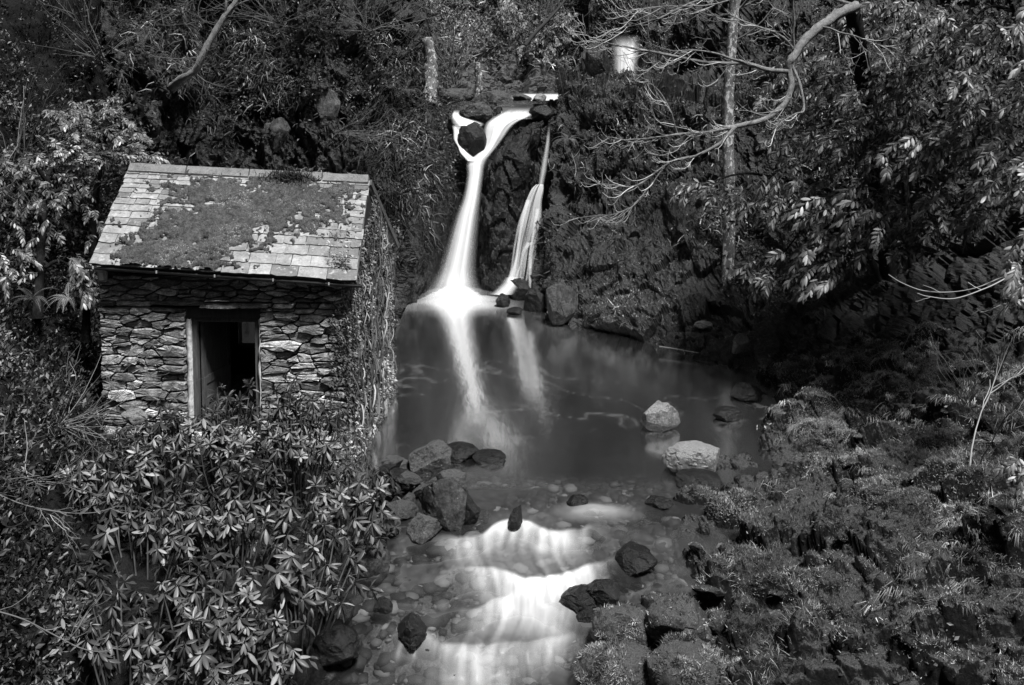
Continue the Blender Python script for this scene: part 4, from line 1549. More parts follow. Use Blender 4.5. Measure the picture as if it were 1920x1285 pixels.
def boulder(label, px, py, w, h, zc=None, D=None, depth=1.0, seed=0, mat='boulder', facets=12, cut=(0.62, 0.95), rot=0.0, tilt=0.0, name='boulder', group=None, sub=None, rough=0.16, cat='boulder', moss=0):
    c = Z(px, py + h * 0.36, zc) if zc is not None else P(px, py, D)
    _, _, fw = project(c)
    s = fw / F
    sx, sz = w * s / 2, h * s / 2 * 1.05
    sub = sub or (5 if w > 55 else 4)
    V, Fc = rock_vf((sx * 1.08, sx * depth, sz * 1.1), seed, facets, cut, rough, sub)
    R = Matrix.Rotation(rot, 3, 'Z') @ Matrix.Rotation(tilt, 3, 'Y')
    V = V @ np.array(R).T
    ctr = P(px, py, c[1] + sx * depth * 0.3)
    o = single(name, V + ctr, Fc, M[mat], ctr, label, cat, group, smooth_shade=False)
    if moss:
        rs = np.random.RandomState(seed + 500)
        tri = V[Fc]
        nn = np.cross(tri[:, 1] - tri[:, 0], tri[:, 2] - tri[:, 0])
        ar = np.linalg.norm(nn, axis=1)
        nn = nn / np.maximum(ar, 1e-9)[:, None]
        cc = tri.mean(1)
        wgt = ar * smooth(0.1, 0.7, nn[:, 2]) * smooth(0.40, 0.6, fbm((cc + ctr) * 3.5, 3, seed))
        idx = rs.choice(len(wgt), moss, p=wgt / wgt.sum())
        pp = cc[idx] + rs.randn(moss, 3) * 0.008 + ctr
        d = norm(nn[idx] * 0.7 + rs.randn(moss, 3) * 0.6)
        tn = np.clip(1.8 * (fbm(pp * 4, 3, seed + 1) - 0.4) + 0.6 * rs.rand(moss) ** 2, 0, 1)
        tv = np.array([[-0.10, 0, 0], [0.10, 0, 0], [0, 1, 0.1]])
        Vm, Fm_ = inst(tv, np.array([[0, 1, 2]]), pp, frames(d, rs.randn(moss, 3)), rs.uniform(0.02, 0.06, moss))
        part('moss', Vm, Fm_, M['mossblade'], o, attrs=dict(tone=np.repeat(tn, 3)), kind='stuff', smooth_shade=False)
    return o


B = boulder
B('angular pale topped boulder standing alone in the pool', 1234, 783, 84, 68, zc=0, seed=3, mat='pale', facets=16, cut=(0.5, 0.85), depth=0.9)
B('low flat topped mossy boulder at the shallow edge of the pool', 1304, 864, 116, 60, zc=0, seed=8, mat='pale', facets=8, cut=(0.55, 0.9), depth=0.8)
B('big cracked angular boulder with white lichen on the left bank', 838, 945, 112, 118, zc=0, seed=12, facets=18, cut=(0.5, 0.85), depth=0.9, sub=5)
B('square topped boulder behind the big cracked one', 848, 912, 78, 48, zc=0.1, seed=14, facets=16, cut=(0.5, 0.8), depth=1.0)
B('dark boulder wedged right of the big cracked one by the rapids', 872, 955, 50, 70, zc=0, seed=15, mat='wet', facets=14, cut=(0.55, 0.85))
B('small angular boulder below the big cracked one', 797, 992, 74, 54, zc=-0.05, seed=17, facets=16, cut=(0.5, 0.85))
B('pale smooth sided slab of rock leaning at the foot of the bank', 722, 988, 84, 58, zc=0, seed=19, facets=16, cut=(0.45, 0.85), depth=0.8)
B('rounded boulder below the hut corner beside the pool', 800, 862, 92, 66, zc=0.0, seed=22, facets=12, cut=(0.55, 0.9))
B('flat tilted slab lying against the ivy foot of the hut', 752, 876, 66, 26, D=15.4, seed=23, facets=14, cut=(0.5, 0.85), tilt=0.35)
B('small rock under the flat tilted slab', 765, 912, 60, 44, D=14.9, seed=24, facets=14)
B('dark rock between the slab and the big cracked boulder', 775, 945, 70, 50, D=14.4, seed=26, mat='wet', facets=14)
B('low rock at the ivy foot behind the leaning slab', 722, 925, 70, 56, D=14.9, seed=27, facets=12)
B('round dark boulder under the rhododendron leaves by the stream', 690, 1052, 78, 78, zc=-0.2, seed=29, facets=9, cut=(0.65, 0.95), mat='boulder')
B('dark wedge shaped rock in the lowest rapids', 770, 1183, 76, 48, zc=-0.42, seed=31, mat='wet', facets=14, cut=(0.45, 0.85), rot=-0.5, tilt=0.35)
B('small upright dark rock in the shallows left of the rapids', 717, 1141, 36, 34, zc=-0.35, seed=33, mat='wet', facets=12)
B('flat dark stone lying in the shallow outflow', 918, 858, 60, 20, zc=0, seed=35, mat='wet', facets=10)
B('low dark stone at the pool outflow beside the left rocks', 862, 850, 70, 30, zc=-0.02, seed=36, mat='wet', facets=10)
B('dark blade of rock parting the water above the first rapid', 966, 968, 34, 44, zc=0.0, seed=37, mat='wet', facets=14, cut=(0.45, 0.8))
B('dark rock behind the white hump at the head of the rapids', 1084, 942, 40, 22, zc=0, seed=38, mat='wet', facets=12)
B('long dark wet rock on the right edge of the first rapid', 1185, 1044, 98, 44, zc=-0.1, seed=39, mat='wet', facets=14, cut=(0.5, 0.85), tilt=-0.2)
B('dark rock right of the middle rapid', 1088, 1120, 78, 34, zc=-0.3, seed=41, mat='wet', facets=12)
B('small dark rock in the pool below the middle rapid', 1102, 1157, 40, 26, zc=-0.4, seed=43, mat='wet', facets=10)
B('cluster topped dark rock at the right edge of the rapids', 1130, 1108, 62, 44, zc=-0.25, seed=44, mat='wet', facets=14)
B('rough dark boulder at the stream edge left of the big round one', 1168, 1188, 112, 84, zc=-0.4, seed=45, mat='boulder', facets=14, moss=1800)
B('big rounded boulder with a speckled face on the right bank', 1274, 1165, 122, 84, zc=-0.15, seed=47, moss=500, mat='boulder', facets=10, cut=(0.6, 0.92), sub=5)
B('mossy boulder at the bottom edge of the stream', 1160, 1262, 150, 90, zc=-0.55, seed=49, moss=4500, mat='boulder', facets=8, cut=(0.72, 0.97), sub=5)
B('mossy hump backed boulder below the big rounded one', 1292, 1258, 140, 96, zc=-0.3, seed=51, moss=4500, mat='boulder', facets=9, cut=(0.65, 0.95), sub=5)
B('half buried mossy boulder in the bottom corner of the bank', 1400, 1275, 120, 60, D=9.95, seed=52, moss=3500, mat='boulder', facets=10)
B('lit craggy boulder at the foot of the right cliff', 1052, 580, 78, 84, zc=0, seed=53, mat='boulder', facets=18, cut=(0.5, 0.85), sub=5)
B('rounded rock splashed by the side fall', 974, 540, 42, 44, zc=0.1, seed=55, mat='wet', facets=9)
B('small pointed rock in the foam in front of the falls', 942, 566, 28, 26, zc=0, seed=57, mat='wet', facets=10)
B('low rock between the foam and the right cliff', 966, 584, 30, 14, zc=0, seed=58, mat='wet', facets=10)
B('dark rock standing in the corner under the right cliff', 1004, 566, 46, 50, zc=0, seed=59, mat='wet', facets=12)
B('leaning rocks edge at the water behind the hut corner', 732, 568, 44, 66, zc=0, seed=61, mat='boulder', facets=16, cut=(0.5, 0.85))
B('dark block of rock splitting the top of the main fall', 884, 266, 54, 64, D=29.5, seed=63, mat='wet', facets=9, cut=(0.7, 0.95))
B('rounded boulder sitting on the lip above the split block', 890, 213, 62, 42, D=30.3, seed=65, mat='boulder', facets=9, cut=(0.65, 0.95))
B('boulder on the lip behind the rounded one', 925, 193, 66, 42, D=32.2, seed=67, mat='boulder', facets=10)
B('small boulder in the upper stream', 978, 186, 36, 18, D=33.8, seed=69, mat='boulder', facets=10)
B('pale little rock in the upper stream by the white water', 1012, 187, 30, 20, D=33.4, seed=70, mat='pale', facets=10)
B('dark rock closing the right end of the lip', 1016, 212, 44, 28, D=30.5, seed=91, mat='wet', facets=12)
B('mossy rock at the right end of the upper stream', 1098, 182, 56, 26, D=33.0, seed=92, mat='boulder', facets=12)
B('dark rock flanking the upper fall on its left', 1122, 120, 50, 84, D=37.3, seed=93, mat='wet', facets=14)
B('dark rock flanking the upper fall on its right', 1218, 128, 48, 80, D=37.0, seed=94, mat='wet', facets=14)
B('low wide rock left of the upper stream', 850, 180, 70, 34, D=32.8, seed=71, mat='boulder', facets=12)
B('long low rock behind the lip boulders', 800, 176, 80, 44, D=32.4, seed=72, mat='boulder', facets=12)
B('pale angular block jutting from the left cliff', 610, 196, 54, 74, D=26.65, seed=73, mat='pale', facets=18, cut=(0.4, 0.8), depth=0.8)
B('grey blocky outcrop low on the left cliff', 520, 250, 50, 66, D=26.3, seed=74, mat='boulder', facets=16)
B('pale pointed rock on the far shore of the pool', 1386, 642, 46, 40, D=20.9, seed=75, mat='pale', facets=16, cut=(0.4, 0.8))
B('flat wet rock at the far shore below the pointed one', 1330, 668, 60, 16, zc=0, seed=76, mat='wet', facets=12)
B('flat pale stone at the bank near the bottom', 1318, 1170 - 560, 34, 14, D=22.6, seed=77, mat='pale', facets=12)
B('dark rock at the water edge below the far shore', 1400, 735, 60, 30, zc=0.02, seed=78, mat='wet', facets=12)
B('low dark rock in the shallows behind the flat topped boulder', 1365, 778, 56, 24, zc=0.0, seed=79, mat='wet', facets=12)
B('dark stone in the shallows below the flat topped boulder', 1310, 903, 90, 30, zc=0.0, seed=80, mat='wet', facets=12)
B('stone at the tip of the mossy shore by the shallows', 1240, 945, 56, 24, zc=-0.02, seed=81, mat='wet', facets=12)
B('slate shaped stone lying on the path left of the hut', 250, 745 + 38, 48, 26, D=15.2, seed=82, mat='pale', facets=14)
B('small dark rock half under the stream bank leaves', 640, 1145, 50, 40, zc=-0.35, seed=83, mat='wet', facets=12)
B('dark boulder at the bottom of the left shore', 625, 1215, 90, 70, zc=-0.45, seed=84, mat='wet', facets=11)


# stones that nobody would tell apart: copies of a few shapes, half sunk along the shores and in the bank
ORD = ['nearest', 'second nearest', 'third nearest', 'fourth nearest', 'fifth nearest', 'sixth nearest', 'seventh nearest', 'eighth nearest', 'ninth nearest', 'tenth nearest'] + \
    [w + ' nearest' for w in ('eleventh', 'twelfth', 'thirteenth', 'fourteenth', 'fifteenth', 'sixteenth', 'seventeenth', 'eighteenth', 'nineteenth', 'twentieth', 'twenty-first', 'twenty-second', 'twenty-third', 'twenty-fourth', 'twenty-fifth')]
LANDMARKS = [('the angular pale boulder in the pool', Z(1234, 800, 0)), ('the low flat topped boulder in the shallows', Z(1304, 885, 0)), ('the pale pointed rock on the far shore', P(1386, 642, 20.9)),
             ('the big rounded boulder with a speckled face', Z(1274, 1165, 0)), ('the hump backed mossy boulder at the bottom', Z(1292, 1258, -0.2)), ('the pale stemmed sapling on the bank', P(1826, 880, 12.6)),
             ('the long wet rock by the first rapid', Z(1185, 1050, -0.1)), ('the big cracked boulder below the hut', Z(838, 960, 0)), ('the round dark boulder under the rhododendron', Z(690, 1070, -0.2)),
             ('the wedge shaped rock in the rapids', Z(770, 1190, -0.4)), ('the drooping pale branch', P(1700, 640, 17.0)), ('the evergreen sprig at the bank edge', P(1908, 890, 11.0)),
             ('the half buried boulder at the bottom edge', P(1400, 1275, 9.95)), ('the dark boulder at the bottom of the left shore', Z(625, 1215, -0.45)), ('the flat tilted slab by the hut foot', P(752, 876, 15.4))]


def stone_group(n, name, label, cat, group, mats, place, seed, smin, smax, moss=0):
    made = []
    rs = np.random.RandomState(seed)
    protos = []
    for q in range(6):
        V, Fc = rock_vf((1, 0.8, 0.62), seed * 10 + q, 14, (0.5, 0.9), 0.2, 4)
        me = mk_mesh(name, V, Fc, M[mats[q % len(mats)]], False)
        mm = None
        if moss:
            tri = V[Fc]
            nn = norm(np.cross(tri[:, 1] - tri[:, 0], tri[:, 2] - tri[:, 0]))
            w = smooth(0.0, 0.6, nn[:, 2])
            idx = rs.choice(len(w), moss, p=w / w.sum())
            pp = tri.mean(1)[idx] + rs.randn(moss, 3) * 0.03
            tn = np.clip(1.8 * (fbm(pp * 2.0, 3, seed + q) - 0.4) + 0.6 * rs.rand(moss) ** 2, 0, 1)
            Vm, Fm_ = inst(np.array([[-0.10, 0, 0], [0.10, 0, 0], [0, 1, 0.1]]), np.array([[0, 1, 2]]), pp, frames(norm(nn[idx] * 0.7 + rs.randn(moss, 3) * 0.6), rs.randn(moss, 3)), rs.uniform(0.08, 0.22, moss))
            mm = mk_mesh('moss', Vm, Fm_, M['mossblade'], False, dict(tone=np.repeat(tn, 3)))
        protos.append((me, mm))
    k = 0
    for p in place(rs):
        if k >= n:
            break
        me, mm = protos[rs.randint(6)]
        s = smin + (smax - smin) * rs.rand() ** 2.2
        o = bpy.data.objects.new(name, me)
        o.location = tuple(p + np.array([0, 0, -0.22 * s]))
        o.scale = (s * rs.uniform(0.8, 1.3), s * rs.uniform(0.8, 1.2), s * rs.uniform(0.7, 1.1))
        o.rotation_euler = (rs.uniform(-0.25, 0.25), rs.uniform(-0.25, 0.25), rs.uniform(0, 6.28))
        C.objects.link(o)
        tag(o, label, cat, group)
        made.append(o)
        if mm is not None:
            m = bpy.data.objects.new('moss', mm)
            m.parent = o
            C.objects.link(m)
            m['kind'] = 'stuff'
        k += 1
    near = {}
    for o in made:
        q = np.array(o.location)
        i = int(np.argmin([np.linalg.norm(q - c) for _, c in LANDMARKS]))
        near.setdefault(i, []).append((float(np.linalg.norm(q - LANDMARKS[i][1])), o))
    for i, lst in near.items():
        for j, (_, o) in enumerate(sorted(lst, key=lambda t: t[0])):
            if j < len(ORD):
                o['label'] = label + ' ' + ORD[j] + ' to ' + LANDMARKS[i][0]


def on_bank(rs):
    p, nn, _ = bank_right.scatter(400, lambda c, n: smooth(0.0, 0.3, c[:, 2] + 0.35 * smooth(13.5, 11, c[:, 1])) * smooth(23, 19, c[:, 1]), 515, 0)
    return p


def in_margin(rs):
    """shallow margin between the bank and the running water"""
    out = []
    for k in range(900):
        py = rs.uniform(690, 1280)
        xr = np.interp(py, [690, 760, 820, 880, 950, 1010, 1080, 1150, 1280], [1400, 1420, 1420, 1370, 1310, 1240, 1180, 1130, 1110])
        xx = xr + (rs.rand() ** 1.5) * np.interp(py, [690, 820, 900, 1010, 1280], [-40, -70, -130, -50, -20]) + rs.uniform(-10, 50)
        out.append(Z(xx, py, float(np.interp(py, [950, 1285], [-0.03, -0.62]))) + np.array([0, 0, 0.0]))
    return out


def packed(rs):
    out = []
    for k in range(60):
        t = rs.rand()
        out.append(Z(735 + 90 * t + rs.uniform(-50, 40), 850 + 120 * rs.rand(), 0.12 + 0.25 * rs.rand() * (1 - t)))
    return out


def left_margin(rs):
    out = []
    for k in range(500):
        py = rs.uniform(850, 1285)
        xl = np.interp(py, [850, 900, 960, 1040, 1100, 1180, 1285], [790, 740, 700, 700, 650, 630, 600])
        out.append(Z(xl + rs.uniform(-40, 70) * rs.rand(), py, float(np.interp(py, [950, 1285], [-0.03, -0.62]))))
    return out


stone_group(75, 'mossy_stone', 'mossy bank stone', 'stone', 'mossy stones sunk in the right bank', ['bank', 'boulder'], on_bank, 61, 0.10, 0.30, 380)
stone_group(70, 'wet_stone', 'wet shallows stone', 'stone', 'wet stones along the right shore', ['wet', 'wet', 'boulder'], in_margin, 63, 0.06, 0.24)
stone_group(36, 'shore_stone', 'left shore stone', 'stone', 'stones along the left shore', ['wet', 'boulder'], left_margin, 65, 0.05, 0.2)
stone_group(18, 'angular_stone', 'packed angular stone', 'stone', 'stones packed below the hut corner', ['boulder', 'wet'], packed, 67, 0.14, 0.3)
# ------------------------------------------------------------------ templates
LEAF = (np.array([[0, 0, 0], [-0.24, 0.5, 0.07], [0, 1, -0.06], [0.24, 0.5, 0.07]]), np.array([[0, 3, 2], [0, 2, 1]]))
BLADE = (np.array([[-0.035, 0, 0], [0.035, 0, 0], [-0.028, 0.45, 0.12], [0.028, 0.45, 0.12], [0, 1.0, -0.12]]), np.array([[0, 1, 3], [0, 3, 2], [2, 3, 4]]))
SPIKE = (np.array([[-0.09, 0, 0], [0.09, 0, 0], [0, 1, 0.1]]), np.array([[0, 1, 2]]))


def long_leaf(width, droop, fold, edge):
    """an oval leathery leaf: midrib sunk, margins turned down, tip drooping"""
    ts = np.array([0.0, 0.12, 0.32, 0.55, 0.78, 0.93, 1.0])
    ws = np.array([0.02, 0.45, 0.85, 1.0, 0.8, 0.4, 0.0]) * width
    V, Fs = [], []
    for t, w in zip(ts, ws):
        z = -droop * t * t
        V += [(-w, t, z - edge * w), (-w * 0.5, t, z + fold * w), (0, t, z), (w * 0.5, t, z + fold * w), (w, t, z - edge * w)]
    for i in range(len(ts) - 1):
        for j in range(4):
            a = i * 5 + j
            Fs.append((a, a + 1, a + 6, a + 5))
    return np.array(V, float), np.array(Fs)


RH = [long_leaf(0.155, d, f, e) for d, f, e in ((0.22, 0.14, 0.25), (0.38, 0.10, 0.35), (0.12, 0.18, 0.2))]
LA = [long_leaf(0.18, d, f, e) for d, f, e in ((0.16, 0.25, 0.1), (0.28, 0.18, 0.25))]
RH_ME = [mk_mesh('leaf', v, f, M['rhodo']) for v, f in RH]
RHY_ME = [mk_mesh('leaf', v, f, M['rhodo_young']) for v, f in RH]
LA_ME = [mk_mesh('leaf', v, f, M['laurel']) for v, f in LA]
PA_ME = [mk_mesh('leaf', v, f, M['paleleaf']) for v, f in LA]
LOWLEAF = (np.array([[0, 0, 0], [-0.13, 0.4, 0.03], [-0.11, 0.72, -0.02], [0, 1, -0.16], [0.11, 0.72, -0.02], [0.13, 0.4, 0.03], [0, 0.4, -0.02], [0, 0.72, -0.06]]),
           np.array([[0, 6, 1], [1, 6, 7], [1, 7, 2], [2, 7, 3], [0, 5, 6], [5, 7, 6], [5, 4, 7], [4, 3, 7]]))


def stuff_mesh(name, tpl, pos, R, s, tone, mat, parent=None, label=None):
    V, Fc = inst(tpl[0], tpl[1], pos, R, s)
    return part(name, V, Fc, mat, parent, attrs=dict(tone=np.repeat(np.clip(tone, 0, 1), len(tpl[0]))), kind='stuff', label=label, smooth_shade=False)


def seen_past_hut(c):
    px, py, f = project(c)
    return ~((px > 200) & (px < 690) & (py > 345) & (py < 800) & (c[..., 1] > 17.2))


def clump(c, freq, seed, lo=0.4, hi=0.62):
    return smooth(lo, hi, fbm(c * freq, 3, seed))


def leaves_on(patch, name, n, size, mat, dens, seed, tpl=LEAF, lift=0.08, up=0.5, out=0.6, spread=0.8, tone_freq=0.8, hang=0.0):
    p, nn, rs = patch.scatter(n, dens, seed)
    n = len(p)
    d = norm(rs.randn(n, 3) * spread + nn * out + np.array([0, 0, up - hang]))
    z = norm(nn + rs.randn(n, 3) * 0.6 + np.array([0, 0, 0.5]))
    s = size[0] + (size[1] - size[0]) * rs.rand(n) ** 1.7
    tn = 1.6 * (fbm(p * tone_freq, 4, seed + 2) - 0.42) + 0.65 * rs.rand(n) ** 2
    return stuff_mesh(name, tpl, p + nn * (lift * rs.rand(n))[:, None], frames(d, z), s, tn, mat)


# ------------------------------------------------------------------ ground cover
leaves_on(hill_left, 'undergrowth', 80000, (0.05, 0.13), M['ivy'],
          lambda c, n: seen_past_hut(c) * (0.22 + clump(c, 0.5, 301, 0.42, 0.6)) * np.where(c[:, 1] > 17, 1.0, 0.4) * np.maximum(smooth(11.5, 13.5, c[:, 1]), project(c)[0] < 130) * 100 / c[:, 1] ** 1.0, 11, lift=0.30)
leaves_on(hill_left, 'leaf_litter', 26000, (0.03, 0.08), M['litter'],
          lambda c, n: seen_past_hut(c) * np.where(c[:, 1] < 19, 1.0, 0.1) * (0.1 + clump(c, 0.8, 305)) * np.where((project(c)[0] > 90) & (c[:, 1] < 14.3), 0.04, 1.0), 13, lift=0.03, up=0.0, out=0.1)
leaves_on(cliff_left, 'ivy_leaves', 20000, (0.06, 0.15), M['ivy'],
          lambda c, n: seen_past_hut(c) * (0.02 + clump(c, 0.45, 311, 0.50, 0.62)) * (0.3 + smooth(0.2, 0.6, n[:, 2])) * smooth(0.3, 3.0, c[:, 2]), 17, lift=0.22, hang=0.9)
leaves_on(cliff_left, 'hanging_grass', 24000, (0.15, 0.5), M['grass'],
          lambda c, n: seen_past_hut(c) * (0.02 + clump(c, 0.6, 315, 0.48, 0.62)) * smooth(0.5, 3.0, c[:, 2]), 19, tpl=BLADE, lift=0.05, hang=1.1, out=0.5, spread=0.45)
leaves_on(cliff_right, 'undergrowth', 16000, (0.08, 0.2), M['ivy_pale'],
          lambda c, n: clump(c, 0.4, 322, 0.44, 0.6) * smooth(7.2, 8.5, c[:, 2]) * smooth(5.5, 4.0, c[:, 0]), 24, lift=0.3)
leaves_on(cliff_right, 'ivy_leaves', 34000, (0.05, 0.12), M['ivy'],
          lambda c, n: (0.03 + clump(c, 0.5, 321, 0.53, 0.66)) * (0.25 + smooth(0.2, 0.6, n[:, 2])) * smooth(20.5, 24, c[:, 1]) * smooth(0.1, 2.5, c[:, 2]), 23, lift=0.16, hang=0.7)
leaves_on(cliff_right, 'hanging_grass', 11000, (0.12, 0.45), M['grass'],
          lambda c, n: (0.02 + clump(c, 0.7, 325, 0.5, 0.63)) * smooth(20.5, 24, c[:, 1]) * smooth(0.1, 1.5, c[:, 2]), 27, tpl=BLADE, lift=0.05, hang=1.0, out=0.5, spread=0.45)
leaves_on(cliff_right, 'moss_cover', 60000, (0.03, 0.08), M['mossblade'],
          lambda c, n: smooth(0.25, 0.7, n[:, 2]) * smooth(19, 22.5, c[:, 1]) * (0.1 + clump(c, 0.8, 327)), 28, tpl=SPIKE, lift=0.01, out=0.9)
leaves_on(back, 'undergrowth', 60000, (0.09, 0.22), M['ivy_pale'],
          lambda c, n: (0.3 + clump(c, 0.4, 331, 0.42, 0.6)) * smooth(7.0, 8.4, c[:, 2]), 29, lift=0.4, tone_freq=0.5)
leaves_on(back, 'hanging_grass', 7000, (0.3, 0.8), M['straw'],
          lambda c, n: (0.02 + clump(c, 0.5, 335, 0.5, 0.63)) * smooth(6.8, 8, c[:, 2]), 31, tpl=BLADE, lift=0.05, hang=0.8, out=0.5, spread=0.5)
leaves_on(bank_right, 'moss_cover', 260000, (0.02, 0.05), M['mossblade'],
          lambda c, n: smooth(0.05, 0.25, c[:, 2] + 0.35 * smooth(13.5, 11, c[:, 1])) * (0.02 + clump(c, 0.7, 341, 0.42, 0.56)) * (0.12 + 0.88 * smooth(11.2, 13.0, c[:, 1] - 0.12 * c[:, 0])) / c[:, 1] * smooth(0.0, 0.5, n[:, 2]), 37, tpl=SPIKE, lift=0.01, out=0.9, tone_freq=1.5)
leaves_on(bank_right, 'grass', 42000, (0.05, 0.15), M['grass'],
          lambda c, n: smooth(0.1, 0.4, c[:, 2] + 0.3 * smooth(13.5, 11, c[:, 1])) * (0.02 + clump(c, 0.7, 345, 0.47, 0.62)) * smooth(0.3, 0.7, n[:, 2]), 41, tpl=(BLADE[0] * np.array([0.5, 1, 1]), BLADE[1]), lift=0.02, out=0.7, up=0.1, spread=0.7, tone_freq=1.2)
leaves_on(bank_right, 'leaf_litter', 7000, (0.03, 0.08), M['litter'],
          lambda c, n: smooth(0.0, 0.3, c[:, 2] + 0.3) * (0.1 + clump(c, 1.0, 349)), 43, lift=0.02, up=0, out=0.1)
# straw coloured tussocks leaning down the slope
p, nn, rs = bank_right.scatter(420, lambda c, n: smooth(0.15, 0.4, c[:, 2] + 0.3 * smooth(13.5, 11, c[:, 1])) * clump(c, 0.8, 351, 0.42, 0.6) * smooth(9.0, 11.5, c[:, 1]), 47)
cnt = rs.randint(6, 26, len(p))
pp = np.repeat(p, cnt, 0) + rs.randn(cnt.sum(), 3) * np.array([0.05, 0.04, 0.01])
lean = np.repeat(norm(np.stack([-0.5 + 0.6 * rs.randn(len(p)), -0.7 + 0.4 * rs.randn(len(p)), 0.45 + 0.3 * rs.randn(len(p))], 1)), cnt, 0)
d = norm(lean + rs.randn(len(pp), 3) * 0.22)
s = np.repeat(rs.uniform(0.08, 0.26, len(p)), cnt) * rs.uniform(0.6, 1.2, len(pp))
stuff_mesh('straw_tussocks', BLADE, pp, frames(d, np.array([[0, 0, 1.0]])), np.stack([s * 0.55, s, s * 2.2], 1), np.repeat(rs.rand(len(p)), cnt) * 0.7 + 0.3 * rs.rand(len(pp)), M['straw'])


# ------------------------------------------------------------------ ivy on the gable of the hut
ivy = thing('ivy', hw(HW + 0.05, 0.4, SILL - 0.6), 'pale dried ivy clinging to the gable wall of the hut', 'ivy')
rs = np.random.RandomState(53)
n = 10500
yy_ = rs.uniform(-0.05, HDEP + 0.05, n)
zt = np.interp(yy_, [0, 2.05, HDEP], [zE - 0.1, rR[2] - 0.25, zE - 0.3])
zz = SILL - 0.95 + (zt - SILL + 0.95) * rs.rand(n) ** 0.9
bulge = 0.02 + 0.11 * fbm(np.stack([yy_ * 1.6, zz * 1.6, yy_ * 0], 1), 3, 355) + 0.07 * smooth(SILL + 0.7, SILL - 0.7, zz)
wrap = rs.rand(n) < 0.14
xx = HW + bulge * rs.uniform(0.4, 1.0, n)
xx = np.where(wrap, HW - rs.rand(n) ** 2 * 0.35, xx)
yy_ = np.where(wrap, -0.05 - 0.08 * rs.rand(n), yy_)
p = hw(xx, yy_, zz)
outw = np.array([ux[0], ux[1], 0])
d = norm(np.array([0, 0, -0.75]) + 0.75 * outw + rs.randn(n, 3) * 0.55)
tn = 1.5 * (fbm(p * 2.4, 4, 357) - 0.35) + 0.5 * rs.rand(n)
stuff_mesh('leaves', LEAF, p, frames(d, outw[None] + rs.randn(n, 3) * 0.6), rs.uniform(0.04, 0.10, n), tn, M['ivy_pale'], ivy)
mb = MB()
tones = []
for k in range(38):
    y0, z0_ = rs.uniform(0.05, HDEP - 0.1), SILL - 0.9
    pts = [hw(HW + 0.05, y0, z0_)]
    zc_, yc_ = z0_, y0
    top = np.interp(y0, [0, 2.05, HDEP], [zE - 0.3, rR[2] - 0.4, zE - 0.5]) * 1.0
    while zc_ < top - 0.2 * rs.rand():
        zc_ += rs.uniform(0.12, 0.25)
        yc_ = np.clip(yc_ + rs.uniform(-0.12, 0.12), 0.0, HDEP)
        pts.append(hw(HW + rs.uniform(0.04, 0.16), yc_, zc_))
    if len(pts) < 4:
        continue
    V, Fc = tube(cr(np.array(pts), len(pts) * 2), np.linspace(0.028, 0.008, len(pts) * 2) * rs.uniform(0.5, 1.2), 4)
    mb.add(V, Fc)
    tones.append(np.full(len(V), rs.rand()))
V, Fc = mb.get()
part('stems', V, Fc, M['twig'], ivy, attrs=dict(tone=np.concatenate(tones) * 0.8), kind='stuff')

# grass growing on the ridge
gp = rL + (rR - rL) * float(np.interp(545, [243, 692], [0, 1])) + np.array([0, -0.05, 0.0])
gt = thing('grass_tuft', gp, 'dark tuft of grass rooted on the ridge of the mossy roof', 'grass tuft')
n = 700
t_ = rs.randn(n)
pp = gp + (rR - rL)[None] * (t_ * 0.045)[:, None] + (eL - rL)[None] * (np.abs(rs.randn(n)) * 0.035)[:, None] + rn[None] * 0.02
stuff_mesh('blades', BLADE, pp, frames(norm(rn[None] * 0.7 + np.array([0.1, -0.4, 0.2]) + rs.randn(n, 3) * 0.4), rs.randn(n, 3)), rs.uniform(0.08, 0.26, n), rs.rand(n) * 0.7, M['grass'], gt)


# ------------------------------------------------------------------ bare wood
def polyline(pix, n=None):
    q = np.array([P(*c) for c in pix])
    return cr(q, n or (len(q) * 4))


def grow(mb, tones, p, d, L, r, depth, rs, sag=0.25, turn=0.55, tone=0.6, side=0.6, kids=(2, 4), bias=(0, 0, 0)):
    """a bare twig that sags and then turns up at its tip, with side twigs"""
    n = 7
    pts = [p]
    d = norm(d)
    st = L / (n - 1)
    for i in range(1, n):
        t = i / (n - 1)
        d = norm(d + np.array([0, 0, -sag * (1 - t) * 0.4 + turn * t * t * 0.8]) + rs.randn(3) * 0.13 + np.array(bias) * 0.1)
        pts.append(pts[-1] + d * st)
    pts = np.array(pts)
    V, Fc = tube(pts, np.linspace(r, max(r * 0.35, 0.0028), n), 4 if r > 0.006 else 3)
    mb.add(V, Fc)
    tones.append(np.full(len(V), np.clip(tone + rs.uniform(-0.2, 0.2), 0, 1)))
    if depth > 0:
        for k in range(rs.randint(kids[0], kids[1] + 1)):
            i = rs.randint(1, n - 1)
            dd = norm(pts[i + 1] - pts[i])
            q = norm(dd + side * rs.randn(3) * np.array([0.8, 0.8, 0.7]))
            grow(mb, tones, pts[i], q, L * rs.uniform(0.35, 0.65), r * 0.55, depth - 1, rs, sag, turn, tone, side, kids, bias)


def twigs_part(mb, tones, parent, name='twigs'):
    V, Fc = mb.get()
    return part(name, V, Fc, M['twig'], parent, attrs=dict(tone=np.concatenate(tones)), kind='stuff')


